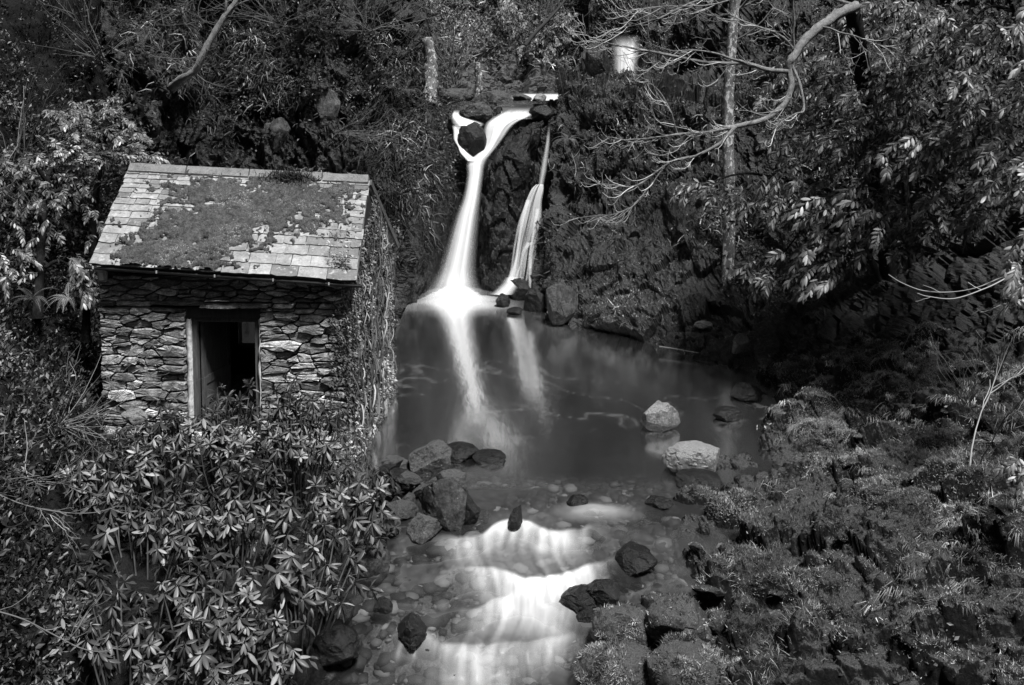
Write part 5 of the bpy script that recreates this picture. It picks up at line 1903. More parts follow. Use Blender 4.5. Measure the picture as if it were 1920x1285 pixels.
# the pale lichened trunk on the right cliff
tb = P(1366, 500, 24.0)
birch = thing('tree', tb, 'slender lichen spotted pale tree trunk standing on the right cliff', 'tree')
pts = polyline([(1360, 600, 23.8), (1366, 470, 24.0), (1368, 380, 24), (1365, 280, 24), (1366, 180, 24), (1372, 80, 24), (1377, 0, 24), (1384, -160, 24), (1392, -420, 24)], 60)
V, Fc = tube(pts, np.linspace(0.165, 0.12, 60), 12, 0.12, 3)
part('trunk', V, Fc, M['bark'], birch)
mb, tones = MB(), []
rs = np.random.RandomState(61)
for k in range(14):
    i = rs.randint(34, 58)
    grow(mb, tones, pts[i], norm(np.array([rs.uniform(-1, 1), rs.uniform(-0.6, 0.3), 0.5])), rs.uniform(1.2, 2.6), 0.03, 3, rs, 0.1, 0.3, 0.5)
twigs_part(mb, tones, birch, 'crown_twigs')

# the bare tree that reaches out over the pool
bt = P(1680, 640, 21.4)
bare = thing('tree', bt, 'bare winter tree with a crooked bough of curling twigs over the pool', 'tree')
pts = polyline([(1680, 640, 21.4), (1670, 520, 21.2), (1650, 380, 20.8), (1630, 240, 20.2), (1616, 130, 19.4), (1602, 40, 18.7), (1580, -80, 18.4), (1540, -260, 18.2)], 50)
V, Fc = tube(pts, np.linspace(0.24, 0.12, 50), 10, 0.15, 5)
part('trunk', V, Fc, M['bark_dark'], bare)
DB = 17.6
LIMBS = [
    ([(1604, 10, 18.4), (1580, 22, 18.2), (1548, 42, 18), (1512, 72, 17.8), (1494, 96, 17.7), (1482, 116, 17.6), (1478, 134, 17.6)], 0.105, 0.070),
    ([(1478, 134, 17.6), (1440, 131, 17.4), (1390, 119, 17.3), (1330, 118, 17.2), (1270, 107, 17.1), (1200, 92, 17), (1150, 84, 17), (1110, 78, 16.9)], 0.050, 0.010),
    ([(1400, 120, 17.3), (1360, 106, 17.2), (1310, 95, 17.1), (1255, 96, 17.1)], 0.028, 0.008),
    ([(1482, 130, 17.6), (1484, 165, 17.5), (1466, 200, 17.4), (1434, 224, 17.3), (1398, 234, 17.2), (1364, 241, 17.1)], 0.062, 0.042),
    ([(1364, 241, 17.1), (1330, 247, 17), (1290, 250, 16.9), (1240, 256, 16.8), (1190, 262, 16.8), (1140, 258, 16.7)], 0.026, 0.008),
    ([(1380, 237, 17.1), (1352, 266, 17.0), (1310, 290, 16.9), (1262, 302, 16.8), (1215, 334, 16.8), (1180, 350, 16.7), (1140, 346, 16.7)], 0.034, 0.009),
    ([(1246, 312, 16.8), (1215, 352, 16.7), (1185, 388, 16.7), (1150, 402, 16.6), (1122, 403, 16.6)], 0.015, 0.006),
    ([(1270, 250, 16.9), (1255, 205, 16.8), (1235, 170, 16.8), (1215, 150, 16.8)], 0.014, 0.006),
    ([(1492, 98, 17.7), (1462, 66, 17.5), (1420, 50, 17.4), (1376, 30, 17.3), (1340, 0, 17.2)], 0.03, 0.01),
    ([(1490, 100, 17.7), (1489, 60, 17.6), (1488, 10, 17.5), (1492, -40, 17.4)], 0.022, 0.014),
    ([(1484, 120, 17.6), (1500, 160, 17.4), (1508, 205, 17.2), (1490, 214, 17.1), (1464, 232, 17.0), (1446, 252, 16.9)], 0.03, 0.008),
    ([(1540, 50, 17.9), (1575, 60, 17.5), (1610, 70, 17.2), (1650, 84, 17), (1690, 90, 16.8)], 0.022, 0.006),
    ([(1600, 10, 18.4), (1500, -20, 17.8), (1400, -30, 17.4), (1300, 5, 17.2), (1220, 40, 17), (1130, 60, 16.9)], 0.04, 0.008),
    ([(1420, -20, 17.4), (1330, 10, 17.1), (1250, 12, 16.9), (1180, 20, 16.8)], 0.02, 0.006),
]
mb, tones = MB(), []
rs = np.random.RandomState(63)
for k, (pix, r0, r1) in enumerate(LIMBS):
    pts = polyline(pix, len(pix) * 5)
    pts = pts + (0.05 if k in (0, 3) else 0.03) * (np.stack([vnoise(pts * 4, 400 + k * 3 + q) for q in range(3)], 1) - 0.5)
    V, Fc = tube(pts, np.linspace(r0, r1, len(pts)), 8 if r0 > 0.03 else 6, 0.28, k)
    part('limb', V, Fc, M['bough'], bare)
    if k == 0:
        continue
    L = np.sum(np.linalg.norm(np.diff(pts, axis=0), axis=1))
    for q in range(int(5 + L * 3.6)):
        i = rs.randint(2, len(pts) - 1)
        dd = norm(pts[i] - pts[i - 1])
        dd = norm(dd * 0.9 + np.array([-0.25, rs.uniform(-0.5, 0.4), rs.uniform(-0.7, 0.35)]))
        grow(mb, tones, pts[i], dd, rs.uniform(0.35, 0.95), 0.0085, 2, rs, 0.5, 0.8, 0.72, 0.55, (1, 3), (-0.3, 0, 0))
twigs_part(mb, tones, bare)

# the leaning trunk over the left cliff
lb = P(332, 156, 24.6)
lean = thing('tree', lb, 'pale crooked bare tree leaning out of the ivied cliff behind the hut', 'tree')
pts = polyline([(316, 172, 26.2), (322, 166, 25.2), (336, 152, 24.5), (352, 142, 24.2), (366, 132, 24.1), (376, 112, 24.0), (392, 80, 24), (410, 50, 24), (424, 28, 24), (440, 8, 24), (470, -40, 24), (520, -120, 24)], 50)
V, Fc = tube(pts, np.concatenate([np.linspace(0.17, 0.10, 14), np.linspace(0.10, 0.07, 36)]), 8, 0.2, 7)
part('trunk', V, Fc, M['bough'], lean)
for pix, r0 in (([(422, 30, 24), (424, 0, 23.9), (420, -60, 23.9)], 0.04), ([(428, 24, 24), (448, 8, 23.8), (480, -4, 23.6)], 0.03)):
    q = polyline(pix, 14)
    V, Fc = tube(q, np.linspace(r0, r0 * 0.6, 14), 6)
    part('limb', V, Fc, M['bough'], lean)
mb, tones = MB(), []
rs = np.random.RandomState(67)
for k in range(16):
    i = rs.randint(10, 48)
    grow(mb, tones, pts[i], norm(np.array([rs.uniform(-1, 1), rs.uniform(-1, 0.2), rs.uniform(-0.3, 0.7)])), rs.uniform(0.7, 1.8), 0.012, 2, rs, 0.2, 0.3, 0.4)
twigs_part(mb, tones, lean)


def bare_shrub(label, base, n, L, spread, seed, tone=0.5, lean=(0, 0, 0), r=0.012, depth=2, sag=0.0, turn=0.1, group=None, name='bare_shrub', cat='shrub', kids=(1, 3)):
    t = thing(name, base, label, cat, group)
    rs = np.random.RandomState(seed)
    mb, tones = MB(), []
    for k in range(n):
        d = norm(np.array([rs.randn() * spread, rs.randn() * spread * 0.6 - 0.1, 1.0]) + np.array(lean))
        grow(mb, tones, np.array(base) + rs.randn(3) * np.array([0.1, 0.1, 0.02]) * L * 0.5, d, L * rs.uniform(0.6, 1.1), r, depth, rs, sag, turn, tone, 0.5, kids)
    V, Fc = mb.get()
    part('stems', V, Fc, M['twig'], t, attrs=dict(tone=np.concatenate(tones)), kind='stuff')
    return t


bare_shrub('bare upright saplings on the hillside at the top corner', P(20, 330, 18.0), 9, 2.6, 0.45, 71, 0.5, (0.2, 0, 0))
bare_shrub('fan of thin bare stems beside the stump at the cliff top', P(850, 158, 33.2), 26, 2.3, 0.33, 73, 0.45, (-0.1, 0, 0), 0.016, 1)
bare_shrub('tangle of bare twigs hanging on the left cliff top', P(690, 60, 28.2), 14, 2.2, 0.9, 75, 0.45, (0.2, -0.4, -0.4), 0.014, 2, 0.3)
bare_shrub('arching dry twigs low on the left cliff beside the hut ridge', P(640, 250, 26.0), 18, 1.7, 0.5, 77, 0.5, (1.0, -0.4, -0.7), 0.010, 2, 0.3, 0.4)
bare_shrub('bare scrub above the bank of the upper stream', P(1010, 70, 41), 16, 2.6, 0.7, 79, 0.5, (0, -0.3, -0.2), 0.018, 2)
bare_shrub('bare scrub on the slope above the upper waterfall', P(1260, 60, 40), 22, 3.0, 0.8, 80, 0.6, (-0.3, -0.3, -0.3), 0.02, 2)
bare_shrub('dry bramble twigs sprawling over the path left of the hut', P(110, 800, 14.6), 26, 1.5, 1.0, 81, 0.55, (0.2, -0.1, -0.75), 0.008, 2, 0.2, 0.2)
bare_shrub('dry bramble stems beside the rhododendrons on the left slope', P(60, 900, 12.4), 16, 1.3, 1.0, 82, 0.5, (0.3, -0.1, -0.7), 0.008, 2, 0.2, 0.2)
bare_shrub('thin bare sapling with pale stem on the right bank', P(1826, 880, 12.6), 2, 1.6, 0.06, 83, 0.7, (0.02, 0, 0), 0.013, 2, 0.0, 0.1)
bare_shrub('slim dark sapling behind the pale one on the right bank', P(1862, 700, 14.8), 3, 2.0, 0.1, 84, 0.25, (0.05, 0, 0), 0.012, 2)
bare_shrub('low brush of fine twigs around the saplings on the right bank', P(1815, 760, 14.2), 14, 0.8, 0.4, 85, 0.45, (0, 0, 0), 0.007, 2)
bare_shrub('dark bare stems on the left hillside below the pale shrub', P(90, 430, 18.2), 10, 2.0, 0.5, 86, 0.25, (0.1, -0.2, 0), 0.014, 2)
bare_shrub('bare twigs on the shady hillside at the top left edge', P(180, 110, 23.0), 16, 2.4, 0.9, 88, 0.3, (0.3, -0.4, -0.4), 0.014, 2)
bare_shrub('bare twigs overhanging the cliff behind the leaning tree', P(520, 40, 27), 18, 2.2, 0.9, 89, 0.35, (0.2, -0.5, -0.3), 0.014, 2)


def twig_thing(label, pix_lists, r, seed, extra=6, tone=0.6, name='bare_branch', cat='branch'):
    base = P(*pix_lists[0][0])
    t = thing(name, base, label, cat)
    rs = np.random.RandomState(seed)
    mb, tones = MB(), []
    for pix in pix_lists:
        q = polyline(pix, len(pix) * 5)
        V, Fc = tube(q, np.linspace(r, r * 0.45, len(q)), 5)
        part('stem', V, Fc, M['twig'], t, attrs=dict(tone=np.full(len(V), tone)))
        for k in range(extra):
            i = rs.randint(1, len(q) - 1)
            grow(mb, tones, q[i], norm(norm(q[i] - q[i - 1]) + rs.randn(3) * 0.7), rs.uniform(0.12, 0.4), r * 0.45, 1, rs, 0.1, 0.1, tone, 0.6, (0, 2))
    if extra:
        twigs_part(mb, tones, t)
    return t


twig_thing('pale drooping branch reaching left out of the dark under the evergreens', [[(1930, 505, 14.2), (1880, 520, 14.3), (1830, 540, 14.4), (1780, 548, 14.5), (1730, 545, 14.6), (1690, 530, 14.7), (1666, 515, 14.8)],
           [(1890, 520, 14.2), (1850, 540, 14.1), (1790, 560, 14.1), (1740, 556, 14.2), (1720, 550, 14.2)]], 0.011, 91, 2, 0.75)
twig_thing('thin curved sucker rising from the dark bank to the drooping branch', [[(1690, 662, 16.6), (1710, 620, 16.2), (1740, 580, 15.6), (1778, 546, 14.6)]], 0.007, 92, 1, 0.5)
twig_thing('forked pale twig leaning in from the right edge of the bank', [[(1930, 535, 12.6), (1895, 565, 12.8), (1872, 590, 13), (1858, 605, 13.1)]], 0.012, 93, 5, 0.75)
twig_thing('knobbly bare branch arching across the rhododendrons at the lower left edge', [[(-30, 1140, 8.6), (40, 1160, 8.7), (100, 1190, 8.8), (150, 1215, 8.8), (190, 1222, 8.9), (220, 1212, 9.0)],
           [(130, 1200, 8.8), (145, 1180, 8.8), (162, 1150, 8.9), (168, 1140, 8.9)]], 0.009, 94, 8, 0.5)
twig_thing('long bare twig lying over the leaves at the left edge', [[(-30, 915, 11.2), (40, 945, 11.1), (110, 960, 11.0), (170, 962, 11.0), (215, 952, 11.1)],
           [(60, 950, 11.1), (110, 975, 11), (128, 1005, 10.9), (150, 1010, 10.9)]], 0.009, 95, 8, 0.6)
twig_thing('grey dead stick leaning against the tree stump above the falls', [[(985, 85, 39), (1005, 60, 39.2), (1030, 35, 39.5), (1060, 0, 40), (1090, -40, 40.4)]], 0.10, 96, 0, 0.03, 'fallen_tree', 'fallen tree')
twig_thing('pale dead stick lying at the waterline of the far shore', [[(1236, 650, 22.2), (1270, 655, 22.0), (1310, 662, 21.7)]], 0.02, 97, 2, 0.7, 'fallen_stick', 'stick')


def stump(label, pix, r0, r1, seed, mat='bark'):
    q = polyline(pix, 20)
    t = thing('tree_stump', q[0], label, 'tree stump')
    V, Fc = tube(q, np.linspace(r0, r1, 20), 10, 0.45, seed)
    part('trunk', V, Fc, M[mat], t)
    c = q[-1] + np.array([0, 0, 0.04])
    V2 = np.concatenate([V[-10:], [c]])
    part('broken_top', V2, [(i, (i + 1) % 10, 10) for i in range(10)], M[mat], t, smooth_shade=False)
    return t


stump('tall pale broken stump at the edge of the left cliff top', [(806, 195, 29.7), (808, 150, 29.9), (808, 110, 30.0), (800, 72, 30.0)], 0.24, 0.17, 3)
stump('short split stump beside the lip boulders', [(897, 182, 34), (898, 150, 34), (895, 118, 34)], 0.16, 0.12, 5)
ivt = thing('tree', P(950, 75, 41.5), 'thick ivy covered trunk above the upper stream', 'tree')
q = polyline([(952, 90, 41.6), (950, 40, 41.8), (948, 0, 42), (946, -90, 42.2), (940, -300, 42.6)], 24)
V, Fc = tube(q, np.linspace(0.46, 0.34, 24), 12, 0.2, 9)
part('trunk', V, Fc, M['bark'], ivt)
rs = np.random.RandomState(98)
n = 1600
i = rs.randint(0, 23, n)
a = rs.uniform(0, 6.28, n)
pp = q[i] + np.stack([np.cos(a), np.sin(a), rs.uniform(-0.3, 0.3, n)], 1) * np.array([0.48, 0.48, 1.0])
stuff_mesh('ivy_leaves', LEAF, pp, frames(norm(np.array([0, 0, -1.0]) + rs.randn(n, 3) * 0.5), np.stack([np.cos(a), np.sin(a), a * 0], 1)), rs.uniform(0.10, 0.2, n), rs.rand(n) * 0.7, M['ivy_pale'], ivt)


# ------------------------------------------------------------------ rhododendrons
def whorl(tip, axis, L, n, rs, age):
    """leaves spreading from one shoot tip: upright young ones inside, drooping old ones below"""
    out = []
    axis = norm(axis)
    ref = norm(np.cross(axis, [0.31, 0.9, 0.12]))
    bi = np.cross(axis, ref)
    ph = rs.rand() * 6.28
    for k in range(n):
        a = ph + k * 2.399 + rs.uniform(-0.2, 0.2)
        f = k / max(n - 1, 1)
        el = math.radians((74 - 46 * f if age else 12 - 68 * f) + rs.uniform(-16, 16))
        h = ref * math.cos(a) + bi * math.sin(a)
        d = norm(h * math.cos(el) + axis * math.sin(el) + np.array([0, 0, -0.12]))
        nrm = norm(axis * math.cos(el) - h * math.sin(el) + np.array([0, 0, 0.25]))
        s = L * rs.uniform(0.8, 1.15) * (0.62 + 0.3 * f if age else 1.0)
        out.append((tip - axis * 0.10 * f * L * 3 + h * 0.012, frames(d[None], nrm[None])[0], s, f))
    return out


def rhodo(label, spots, L, seed, ground, n_parts=230, nl=(9, 13), young=0.0, inner=14):
    """spots: (px, py, D) of the shoot tips one can see"""
    rs = np.random.RandomState(seed)
    t = thing('rhododendron', ground, label, 'shrub', 'rhododendron shrubs below the hut')
    near, mass = [], []
    stems = MB()
    for (px, py, D) in spots:
        tip = P(px, py, D)
        ax = norm(np.array([rs.randn() * 0.35, -0.3 + rs.randn() * 0.3, 1.0]))
        yg = rs.rand() < young
        w = whorl(tip, ax, L * rs.uniform(0.5, 1.15), rs.randint(*nl), rs, yg)
        near += [(q, yg) for q in w]
        if rs.rand() < 0.9:
            w2 = whorl(tip - ax * L * rs.uniform(0.55, 0.9) + rs.randn(3) * 0.02, ax, L * 1.05, rs.randint(6, 10), rs, False)
            near += [(q, False) for q in w2]
        g = np.array(ground) + (tip - np.array(ground)) * np.array([0.35, 0.35, 0]) + np.array([0, 0, -0.1])
        mid = (tip * 0.6 + g * 0.4) + np.array([0, 0, -0.05])
        q = cr(np.array([g, mid, tip - ax * 0.3 * L * 2, tip]), 9)
        stems.add(*tube(q, np.linspace(0.016, 0.006, 9), 4))
        for k in range(rs.randint(1, 3)):                  # leaves further in, coloured darker to stand in for shade
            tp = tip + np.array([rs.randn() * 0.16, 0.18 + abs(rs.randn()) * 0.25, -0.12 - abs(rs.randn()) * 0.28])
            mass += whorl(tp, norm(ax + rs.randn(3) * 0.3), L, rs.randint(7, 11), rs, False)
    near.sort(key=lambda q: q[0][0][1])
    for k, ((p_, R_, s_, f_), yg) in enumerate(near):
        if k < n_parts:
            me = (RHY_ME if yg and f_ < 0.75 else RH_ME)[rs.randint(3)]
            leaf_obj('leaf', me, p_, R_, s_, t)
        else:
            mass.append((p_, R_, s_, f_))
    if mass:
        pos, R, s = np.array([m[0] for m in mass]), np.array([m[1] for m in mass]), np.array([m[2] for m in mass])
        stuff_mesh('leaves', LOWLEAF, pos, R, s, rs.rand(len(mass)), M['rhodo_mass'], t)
    V, Fc = stems.get()
    part('stems', V, Fc, M['stem'], t, kind='stuff')
    return t


def spots_in(seed, n, cx, cy, rx, ry, Dfn, top_bias=0.0):
    rs = np.random.RandomState(seed)
    out = []
    a, r = rs.rand(4000) * 6.28, np.sqrt(rs.rand(4000))
    xs_, ys_ = cx + rx * r * np.cos(a), cy + ry * r * np.sin(a)
    ok = fbm(np.stack([xs_ / 62.0, ys_ / 62.0, xs_ * 0 + 3.3], 1), 2, 777) >= 0.40          # gaps between the shoots
    for x, y in zip(xs_[ok], ys_[ok]):
        if len(out) >= n:
            break
        md = 20 + 17 * (y - 700) / 600
        if all((x - o[0]) ** 2 + (1.2 * (y - o[1])) ** 2 > md * md for o in out):
            out.append((x, y, Dfn(x, y) + rs.uniform(-0.25, 0.25)))
    return out


DF = lambda x, y: float(np.interp(y, [700, 800, 900, 1000, 1100, 1200, 1300], [14.7, 14.0, 12.9, 11.6, 10.4, 9.5, 8.9])) + 0.0012 * abs(x - 380)


def gnd(px, py):
    p = P(px, py, DF(px, py) + 0.6)
    return (p[0], p[1], p[2] - 0.75)


explicit = [(415, 726, 14.6), (428, 742, 14.5), (466, 720, 14.7), (402, 752, 14.4), (450, 748, 14.5), (384, 768, 14.3), (470, 765, 14.3), (425, 775, 14.2), (395, 800, 14.0), (440, 812, 13.9), (425, 745, 14.6), (460, 790, 14.2)]
rhodo('rhododendron whose tall pale tips stand up in front of the hut doorway', explicit + spots_in(1, 21, 425, 815, 62, 50, DF), 0.167, 101, gnd(425, 850), young=0.75)
rhodo('rhododendron with pale crowns in front of the wall right of the doorway', [(535, 712, 14.7), (515, 730, 14.6), (500, 745, 14.5), (538, 735, 14.6), (545, 760, 14.4)] + spots_in(2, 33, 570, 800, 75, 60, DF), 0.167, 103, gnd(560, 850), young=0.65)
rhodo('rhododendron with pale crowns in front of the wall left of the doorway', [(298, 748, 14.8), (325, 765, 14.6), (345, 782, 14.5), (305, 790, 14.4)] + spots_in(3, 30, 310, 830, 62, 55, DF), 0.167, 105, gnd(310, 880), young=0.45)
rhodo('rhododendron with long hanging leaves at the left end of the thicket', spots_in(4, 39, 190, 870, 85, 65, DF), 0.180, 107, gnd(190, 930), young=0.1)
rhodo('rhododendron growing up against the ivy foot of the hut', [(690, 868, 13.9), (700, 885, 13.7), (712, 880, 13.8), (648, 862, 14.0)] + spots_in(5, 39, 655, 925, 70, 70, DF), 0.167, 109, gnd(640, 990), young=0.35)
rhodo('dark rhododendron in the middle of the thicket', spots_in(6, 45, 440, 930, 115, 60, DF), 0.171, 111, gnd(440, 990), young=0.12)
rhodo('rhododendron with pointed shoots in the left middle of the thicket', spots_in(7, 45, 275, 980, 100, 60, DF), 0.171, 113, gnd(270, 1050), young=0.0)
rhodo('rhododendron hanging over the stream edge', spots_in(8, 42, 585, 1050, 75, 75, DF), 0.167, 115, gnd(560, 1120), young=0.1)
rhodo('rhododendron with a tall tiered shoot in the lower middle of the thicket', [(360, 1045, 10.9), (350, 1075, 10.7), (372, 1062, 10.8)] + spots_in(9, 39, 390, 1110, 95, 70, DF), 0.162, 117, gnd(390, 1190), young=0.1)
rhodo('rhododendron with broad flat whorls at the bottom of the thicket', spots_in(10, 39, 260, 1170, 110, 75, DF), 0.153, 119, gnd(250, 1250), young=0.0)
rhodo('rhododendron on the bottom edge nearest the stream', spots_in(11, 39, 470, 1210, 95, 70, DF), 0.153, 121, gnd(460, 1280), young=0.05)
rhodo('shaded rhododendron at the lower left edge', spots_in(12, 34, 70, 1080, 110, 130, DF), 0.162, 123, gnd(90, 1120), n_parts=180)
rhodo('small rhododendron sprig below the others at the bottom edge', spots_in(13, 24, 340, 1275, 100, 35, DF), 0.149, 125, gnd(340, 1330), n_parts=180)


# ------------------------------------------------------------------ evergreens on the right
def spray(base, d, L, n, size, rs, flat_up=0.7):
    """a shoot with two ranks of leaves"""
    d = norm(d)
    out = []
    nrm = norm(np.array([rs.randn() * 0.3, rs.randn() * 0.3 - 0.35, flat_up]))
    side = norm(np.cross(d, nrm))
    p = np.array(base, float)
    pts = [p.copy()]
    for k in range(n):
        t = k / (n - 1)
        d = norm(d + np.array([0, 0, -0.07]) + rs.randn(3) * 0.04)
        p = p + d * L / n
        pts.append(p.copy())
        sg = 1 if k % 2 else -1
        ld = norm(d * (0.55 + 0.6 * t) + side * sg * (0.95 - 0.5 * t) + np.array([0, 0, -0.22]) + rs.randn(3) * 0.12)
        ln = norm(nrm + rs.randn(3) * 0.28)
        out.append((p.copy(), frames(ld[None], ln[None])[0], size * rs.uniform(0.75, 1.15) * (1.0 - 0.25 * abs(t - 0.5))))
    return out, np.array(pts)


def evergreen(label, clusters, trunk_pix, size, seed, meshes, massmat, n_parts=296, name='laurel', cat='evergreen tree', back=1500, group=None, leafn=(8, 13), dirb=(-0.75, -0.55, -0.15)):
    rs = np.random.RandomState(seed)
    tp = polyline([(a_, b_, c_ + (1.6 if n_parts == 296 and name == 'laurel' else 0)) for a_, b_, c_ in trunk_pix], 24)
    t = thing(name, tp[0], label, cat, group)
    V, Fc = tube(tp, np.linspace(0.10, 0.04, 24), 8, 0.2, seed)
    part('trunk', V, Fc, M['bark_dark'], t)
    leaves, mass = [], []
    st = MB()
    for (px, py, rx, ry, n, D) in clusters:
        c0 = P(px, py, D)
        i = np.argmin(np.linalg.norm(tp - c0, axis=1))
        br = cr(np.array([tp[i], (tp[i] + c0) / 2 + np.array([0, 0, 0.25]), c0]), 12)
        V, Fc = tube(br, np.linspace(0.045, 0.012, 12), 5)
        part('branch', V, Fc, M['bark_dark'], t)
        for k in range(int(n * 2.0)):
            a, r = rs.rand() * 6.28, math.sqrt(rs.rand())
            b = P(px + rx * r * math.cos(a), py + ry * r * math.sin(a), D + rs.uniform(-0.7, 0.7))
            d = norm(np.array(dirb) + rs.randn(3) * np.array([0.45, 0.35, 0.3]))
            L = size * rs.uniform(1.8, 3.4)
            lv, pts = spray(b - d * L * 0.5, d, L, rs.randint(*leafn), size, rs)
            leaves += lv
            st.add(*tube(pts, np.linspace(0.007, 0.003, len(pts)), 3))
        nb = int(back * n / sum(c[4] for c in clusters))       # inside of the crown, its shade put into darker leaf tones
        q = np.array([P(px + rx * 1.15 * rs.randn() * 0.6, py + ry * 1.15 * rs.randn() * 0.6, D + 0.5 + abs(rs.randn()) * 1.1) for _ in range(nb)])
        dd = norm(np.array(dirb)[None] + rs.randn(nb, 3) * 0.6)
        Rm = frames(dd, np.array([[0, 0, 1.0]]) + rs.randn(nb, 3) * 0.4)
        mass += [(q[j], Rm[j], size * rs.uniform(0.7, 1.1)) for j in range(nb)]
    leaves.sort(key=lambda q: q[0][1])
    pick = np.linspace(0, len(leaves) - 1, len(leaves)).astype(int)
    for k, (p_, R_, s_) in enumerate(leaves):
        if k < n_parts:
            leaf_obj('leaf', meshes[rs.randint(len(meshes))], p_, R_, s_, t)
        else:
            mass.append((p_, R_, s_))
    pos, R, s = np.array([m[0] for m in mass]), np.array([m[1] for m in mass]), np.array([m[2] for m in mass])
    tn = np.where(np.arange(len(mass)) < len(mass) - max(len(leaves) - n_parts, 0), rs.rand(len(mass)) * 0.6, 0.2 + 0.8 * rs.rand(len(mass)))  # inner leaves toned darker than outer ones, imitating crown shade
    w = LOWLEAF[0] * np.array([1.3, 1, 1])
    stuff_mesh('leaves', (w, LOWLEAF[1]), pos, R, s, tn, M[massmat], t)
    V, Fc = st.get()
    part('shoots', V, Fc, M['stem'], t, kind='stuff')
    return t


evergreen('spreading laurel with bright sprays hanging beside the pale trunk',
          [(1490, 372, 110, 40, 40, 19.3), (1600, 400, 105, 48, 36, 18.3), (1405, 368, 50, 24, 12, 20.2), (1305, 352, 50, 14, 6, 20.8), (1560, 480, 70, 40, 22, 18.4), (1515, 525, 36, 22, 8, 18.3), (1450, 500, 60, 28, 9, 19.2)],
          [(1680, 650, 19.6), (1660, 560, 19.6), (1630, 480, 19.4), (1590, 400, 19.2), (1540, 350, 19.4), (1480, 340, 19.8)], 0.20, 131, LA_ME, 'laurel_mass', group='laurels on the right slope')
evergreen('laurel with tiered sprays rising behind the bare bough',
          [(1500, 255, 70, 60, 22, 20.0), (1620, 280, 90, 55, 30, 18.6), (1560, 110, 70, 60, 20, 20.0), (1650, 200, 80, 45, 24, 18.4), (1740, 290, 90, 45, 26, 17.2), (1710, 130, 80, 55, 24, 18.2), (1470, 180, 50, 50, 10, 20.6), (1640, 30, 90, 40, 16, 19)],
          [(1720, 640, 18.8), (1710, 500, 18.8), (1700, 380, 18.8), (1690, 240, 18.8), (1670, 100, 18.8), (1650, -60, 18.8)], 0.17, 133, LA_ME, 'laurel_mass', group='laurels on the right slope', back=4200)
evergreen('dark laurel filling the upper right edge of the slope',
          [(1860, 170, 80, 60, 26, 15.8), (1800, 60, 100, 50, 22, 16.4), (1880, 320, 60, 60, 20, 15.2), (1780, 400, 70, 45, 18, 16.6), (1830, 240, 70, 50, 18, 16), (1960, 100, 70, 120, 22, 14.8), (1960, 330, 50, 80, 14, 14.4), (1700, 440, 60, 40, 10, 17.4), (1850, -60, 140, 50, 20, 16)],
          [(1990, 640, 16.2), (1980, 480, 16.2), (1960, 330, 16.3), (1930, 180, 16.4), (1900, 20, 16.4)], 0.165, 135, LA_ME, 'laurel_mass', group='laurels on the right slope', back=4200)
evergreen('laurel sprig poking in at the right edge beside the drooping branch',
          [(1905, 478, 18, 22, 4, 12.9), (1912, 530, 26, 28, 8, 12.9), (1935, 470, 20, 60, 6, 12.7)],
          [(2010, 700, 13.4), (1990, 600, 13.3), (1965, 520, 13.1), (1940, 470, 13)], 0.14, 137, LA_ME, 'laurel_mass', n_parts=120, back=60, cat='evergreen shrub', group='laurels on the right slope')
evergreen('small evergreen sprig at the right edge low on the mossy bank',
          [(1908, 870, 20, 26, 7, 10.9), (1925, 900, 16, 30, 5, 10.8)], [(1985, 980, 10.9), (1960, 930, 10.9), (1930, 890, 10.9)], 0.10, 139, LA_ME, 'laurel_mass', n_parts=120, back=30, cat='evergreen shrub', group='laurels on the right slope')
evergreen('pale leaved shrub glowing on the hillside behind the left end of the roof',
          [(170, 215, 60, 30, 26, 19.4), (230, 260, 45, 45, 28, 19.2), (120, 225, 45, 25, 14, 19.2), (180, 280, 80, 40, 26, 18.8), (262, 295, 40, 15, 10, 19), (215, 190, 18, 18, 5, 19.4), (100, 300, 60, 40, 14, 18.4)],
          [(170, 520, 19.0), (175, 420, 19.2), (185, 330, 19.3), (200, 250, 19.5)], 0.12, 141, PA_ME, 'paleleaf_mass', name='pale_shrub', cat='shrub', back=1200, dirb=(0.35, -0.55, 0.25))
evergreen('dark broad leaved shrub in the shade below the pale one',
          [(60, 420, 70, 60, 18, 17.0), (110, 350, 60, 40, 14, 18), (40, 330, 60, 50, 12, 17.2), (30, 500, 40, 40, 9, 16), (150, 400, 50, 60, 14, 18.4), (150, 520, 30, 40, 8, 17.4)],
          [(70, 600, 16.4), (75, 500, 16.8), (80, 420, 17.2), (90, 330, 17.6)], 0.12, 143, LA_ME, 'laurel_mass', n_parts=200, name='laurel_bush', cat='shrub', back=1600, dirb=(0.3, -0.6, -0.1))
evergreen('low leafy sprig against the hut corner under the lamp',
          [(165, 545, 14, 22, 5, 16.4), (150, 500, 16, 20, 4, 16.8)], [(160, 640, 16.6), (162, 590, 16.6), (160, 540, 16.6)], 0.14, 145, LA_ME, 'laurel_mass', n_parts=80, name='laurel_bush', cat='shrub', back=40, dirb=(0.1, -0.6, -0.4))
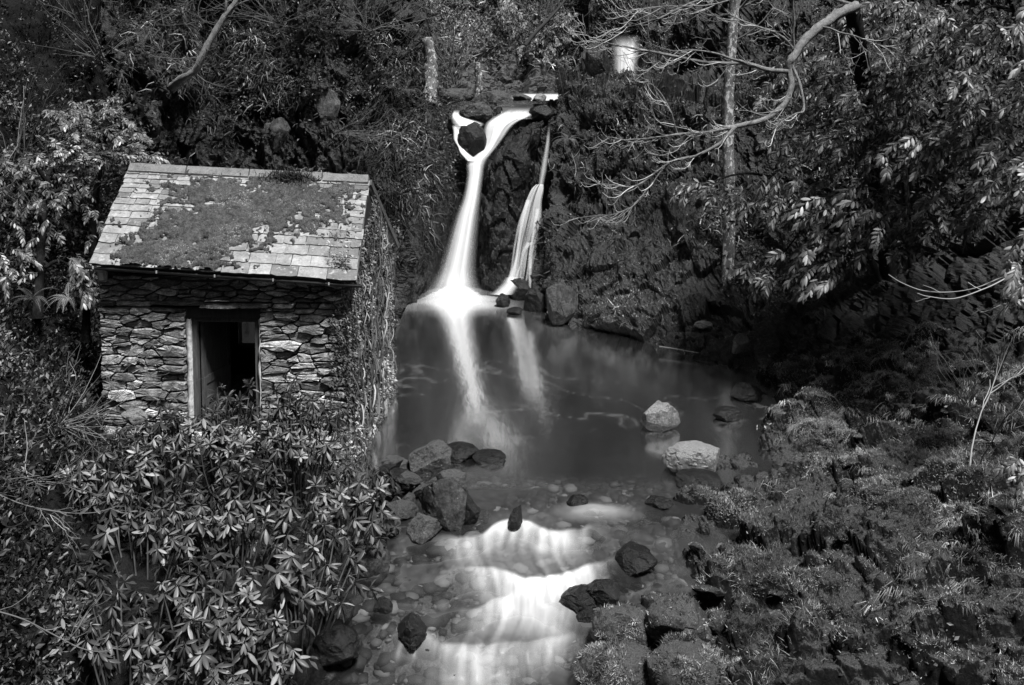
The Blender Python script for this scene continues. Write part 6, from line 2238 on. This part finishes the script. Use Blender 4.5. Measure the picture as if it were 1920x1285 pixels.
# scattered pale bush above the upper stream
evergreen('bright small leaved bush above the upper stream',
          [(1040, 55, 40, 28, 26, 40.5), (1005, 95, 34, 24, 16, 40), (1065, 35, 24, 20, 12, 41), (960, 30, 30, 30, 14, 41)],
          [(1010, 150, 40.6), (1015, 110, 40.7), (1025, 70, 40.9)], 0.2, 147, PA_ME, 'paleleaf_mass', n_parts=0, name='pale_shrub', cat='shrub', back=900, dirb=(0, -0.6, -0.1))

# ferns
def fern(label, base, n, L, seed, tone, lean=(0, -0.5, 0)):
    rs = np.random.RandomState(seed)
    t = thing('fern', base, label, 'fern')
    for k in range(n):
        a = k / n * 6.28 + rs.rand() * 0.5
        d = norm(np.array([math.cos(a), math.sin(a) * 0.8, 0.75]) + np.array(lean))
        pos, R, s = [], [], []
        p = np.array(base, float)
        m = 18
        pts = [p.copy()]
        for i in range(m):
            f = i / m
            d = norm(d + np.array([0, 0, -0.10]))
            p = p + d * L / m
            pts.append(p.copy())
            side = norm(np.cross(d, [0, 0, 1.0]))
            for sg in (-1, 1):
                pos.append(p.copy())
                R.append(frames(norm(side * sg + d * 0.35)[None], np.cross(side, d)[None])[0])
                s.append(L * 0.20 * (1 - f) ** 0.8 * min(1, f * 5 + 0.3))
        V, Fc = inst(LEAF[0] * np.array([0.45, 1, 1]), LEAF[1], np.array(pos), np.array(R), np.array(s))
        V2, F2 = tube(np.array(pts), np.linspace(0.006, 0.002, len(pts)), 3)
        part('frond', np.concatenate([V, V2]), [Fc, F2 + len(V)], M['ivy_pale'], t, attrs=dict(tone=np.full(len(V) + len(V2), tone + 0.2 * rs.rand())), smooth_shade=False)


fern('pale fern on the dark slope left of the hut lamp', P(128, 560, 17.0), 9, 0.5, 151, 0.6)
fern('fern on the slope above the path at the left edge', P(60, 560, 16.0), 7, 0.5, 153, 0.35)
fern('fern hanging from the left cliff top above the falls', P(760, 170, 28.8), 9, 0.7, 155, 0.25)
fern('fern tuft on the right cliff beside the thin fall', P(1066, 262, 28.4), 8, 0.6, 157, 0.5)
print('triangles', sum(sum(len(p.vertices) - 2 for p in o.data.polygons) if False else len(o.data.loop_triangles) or len(o.data.polygons) for o in SC.objects if o.type == 'MESH'), 'objects', len(SC.objects))
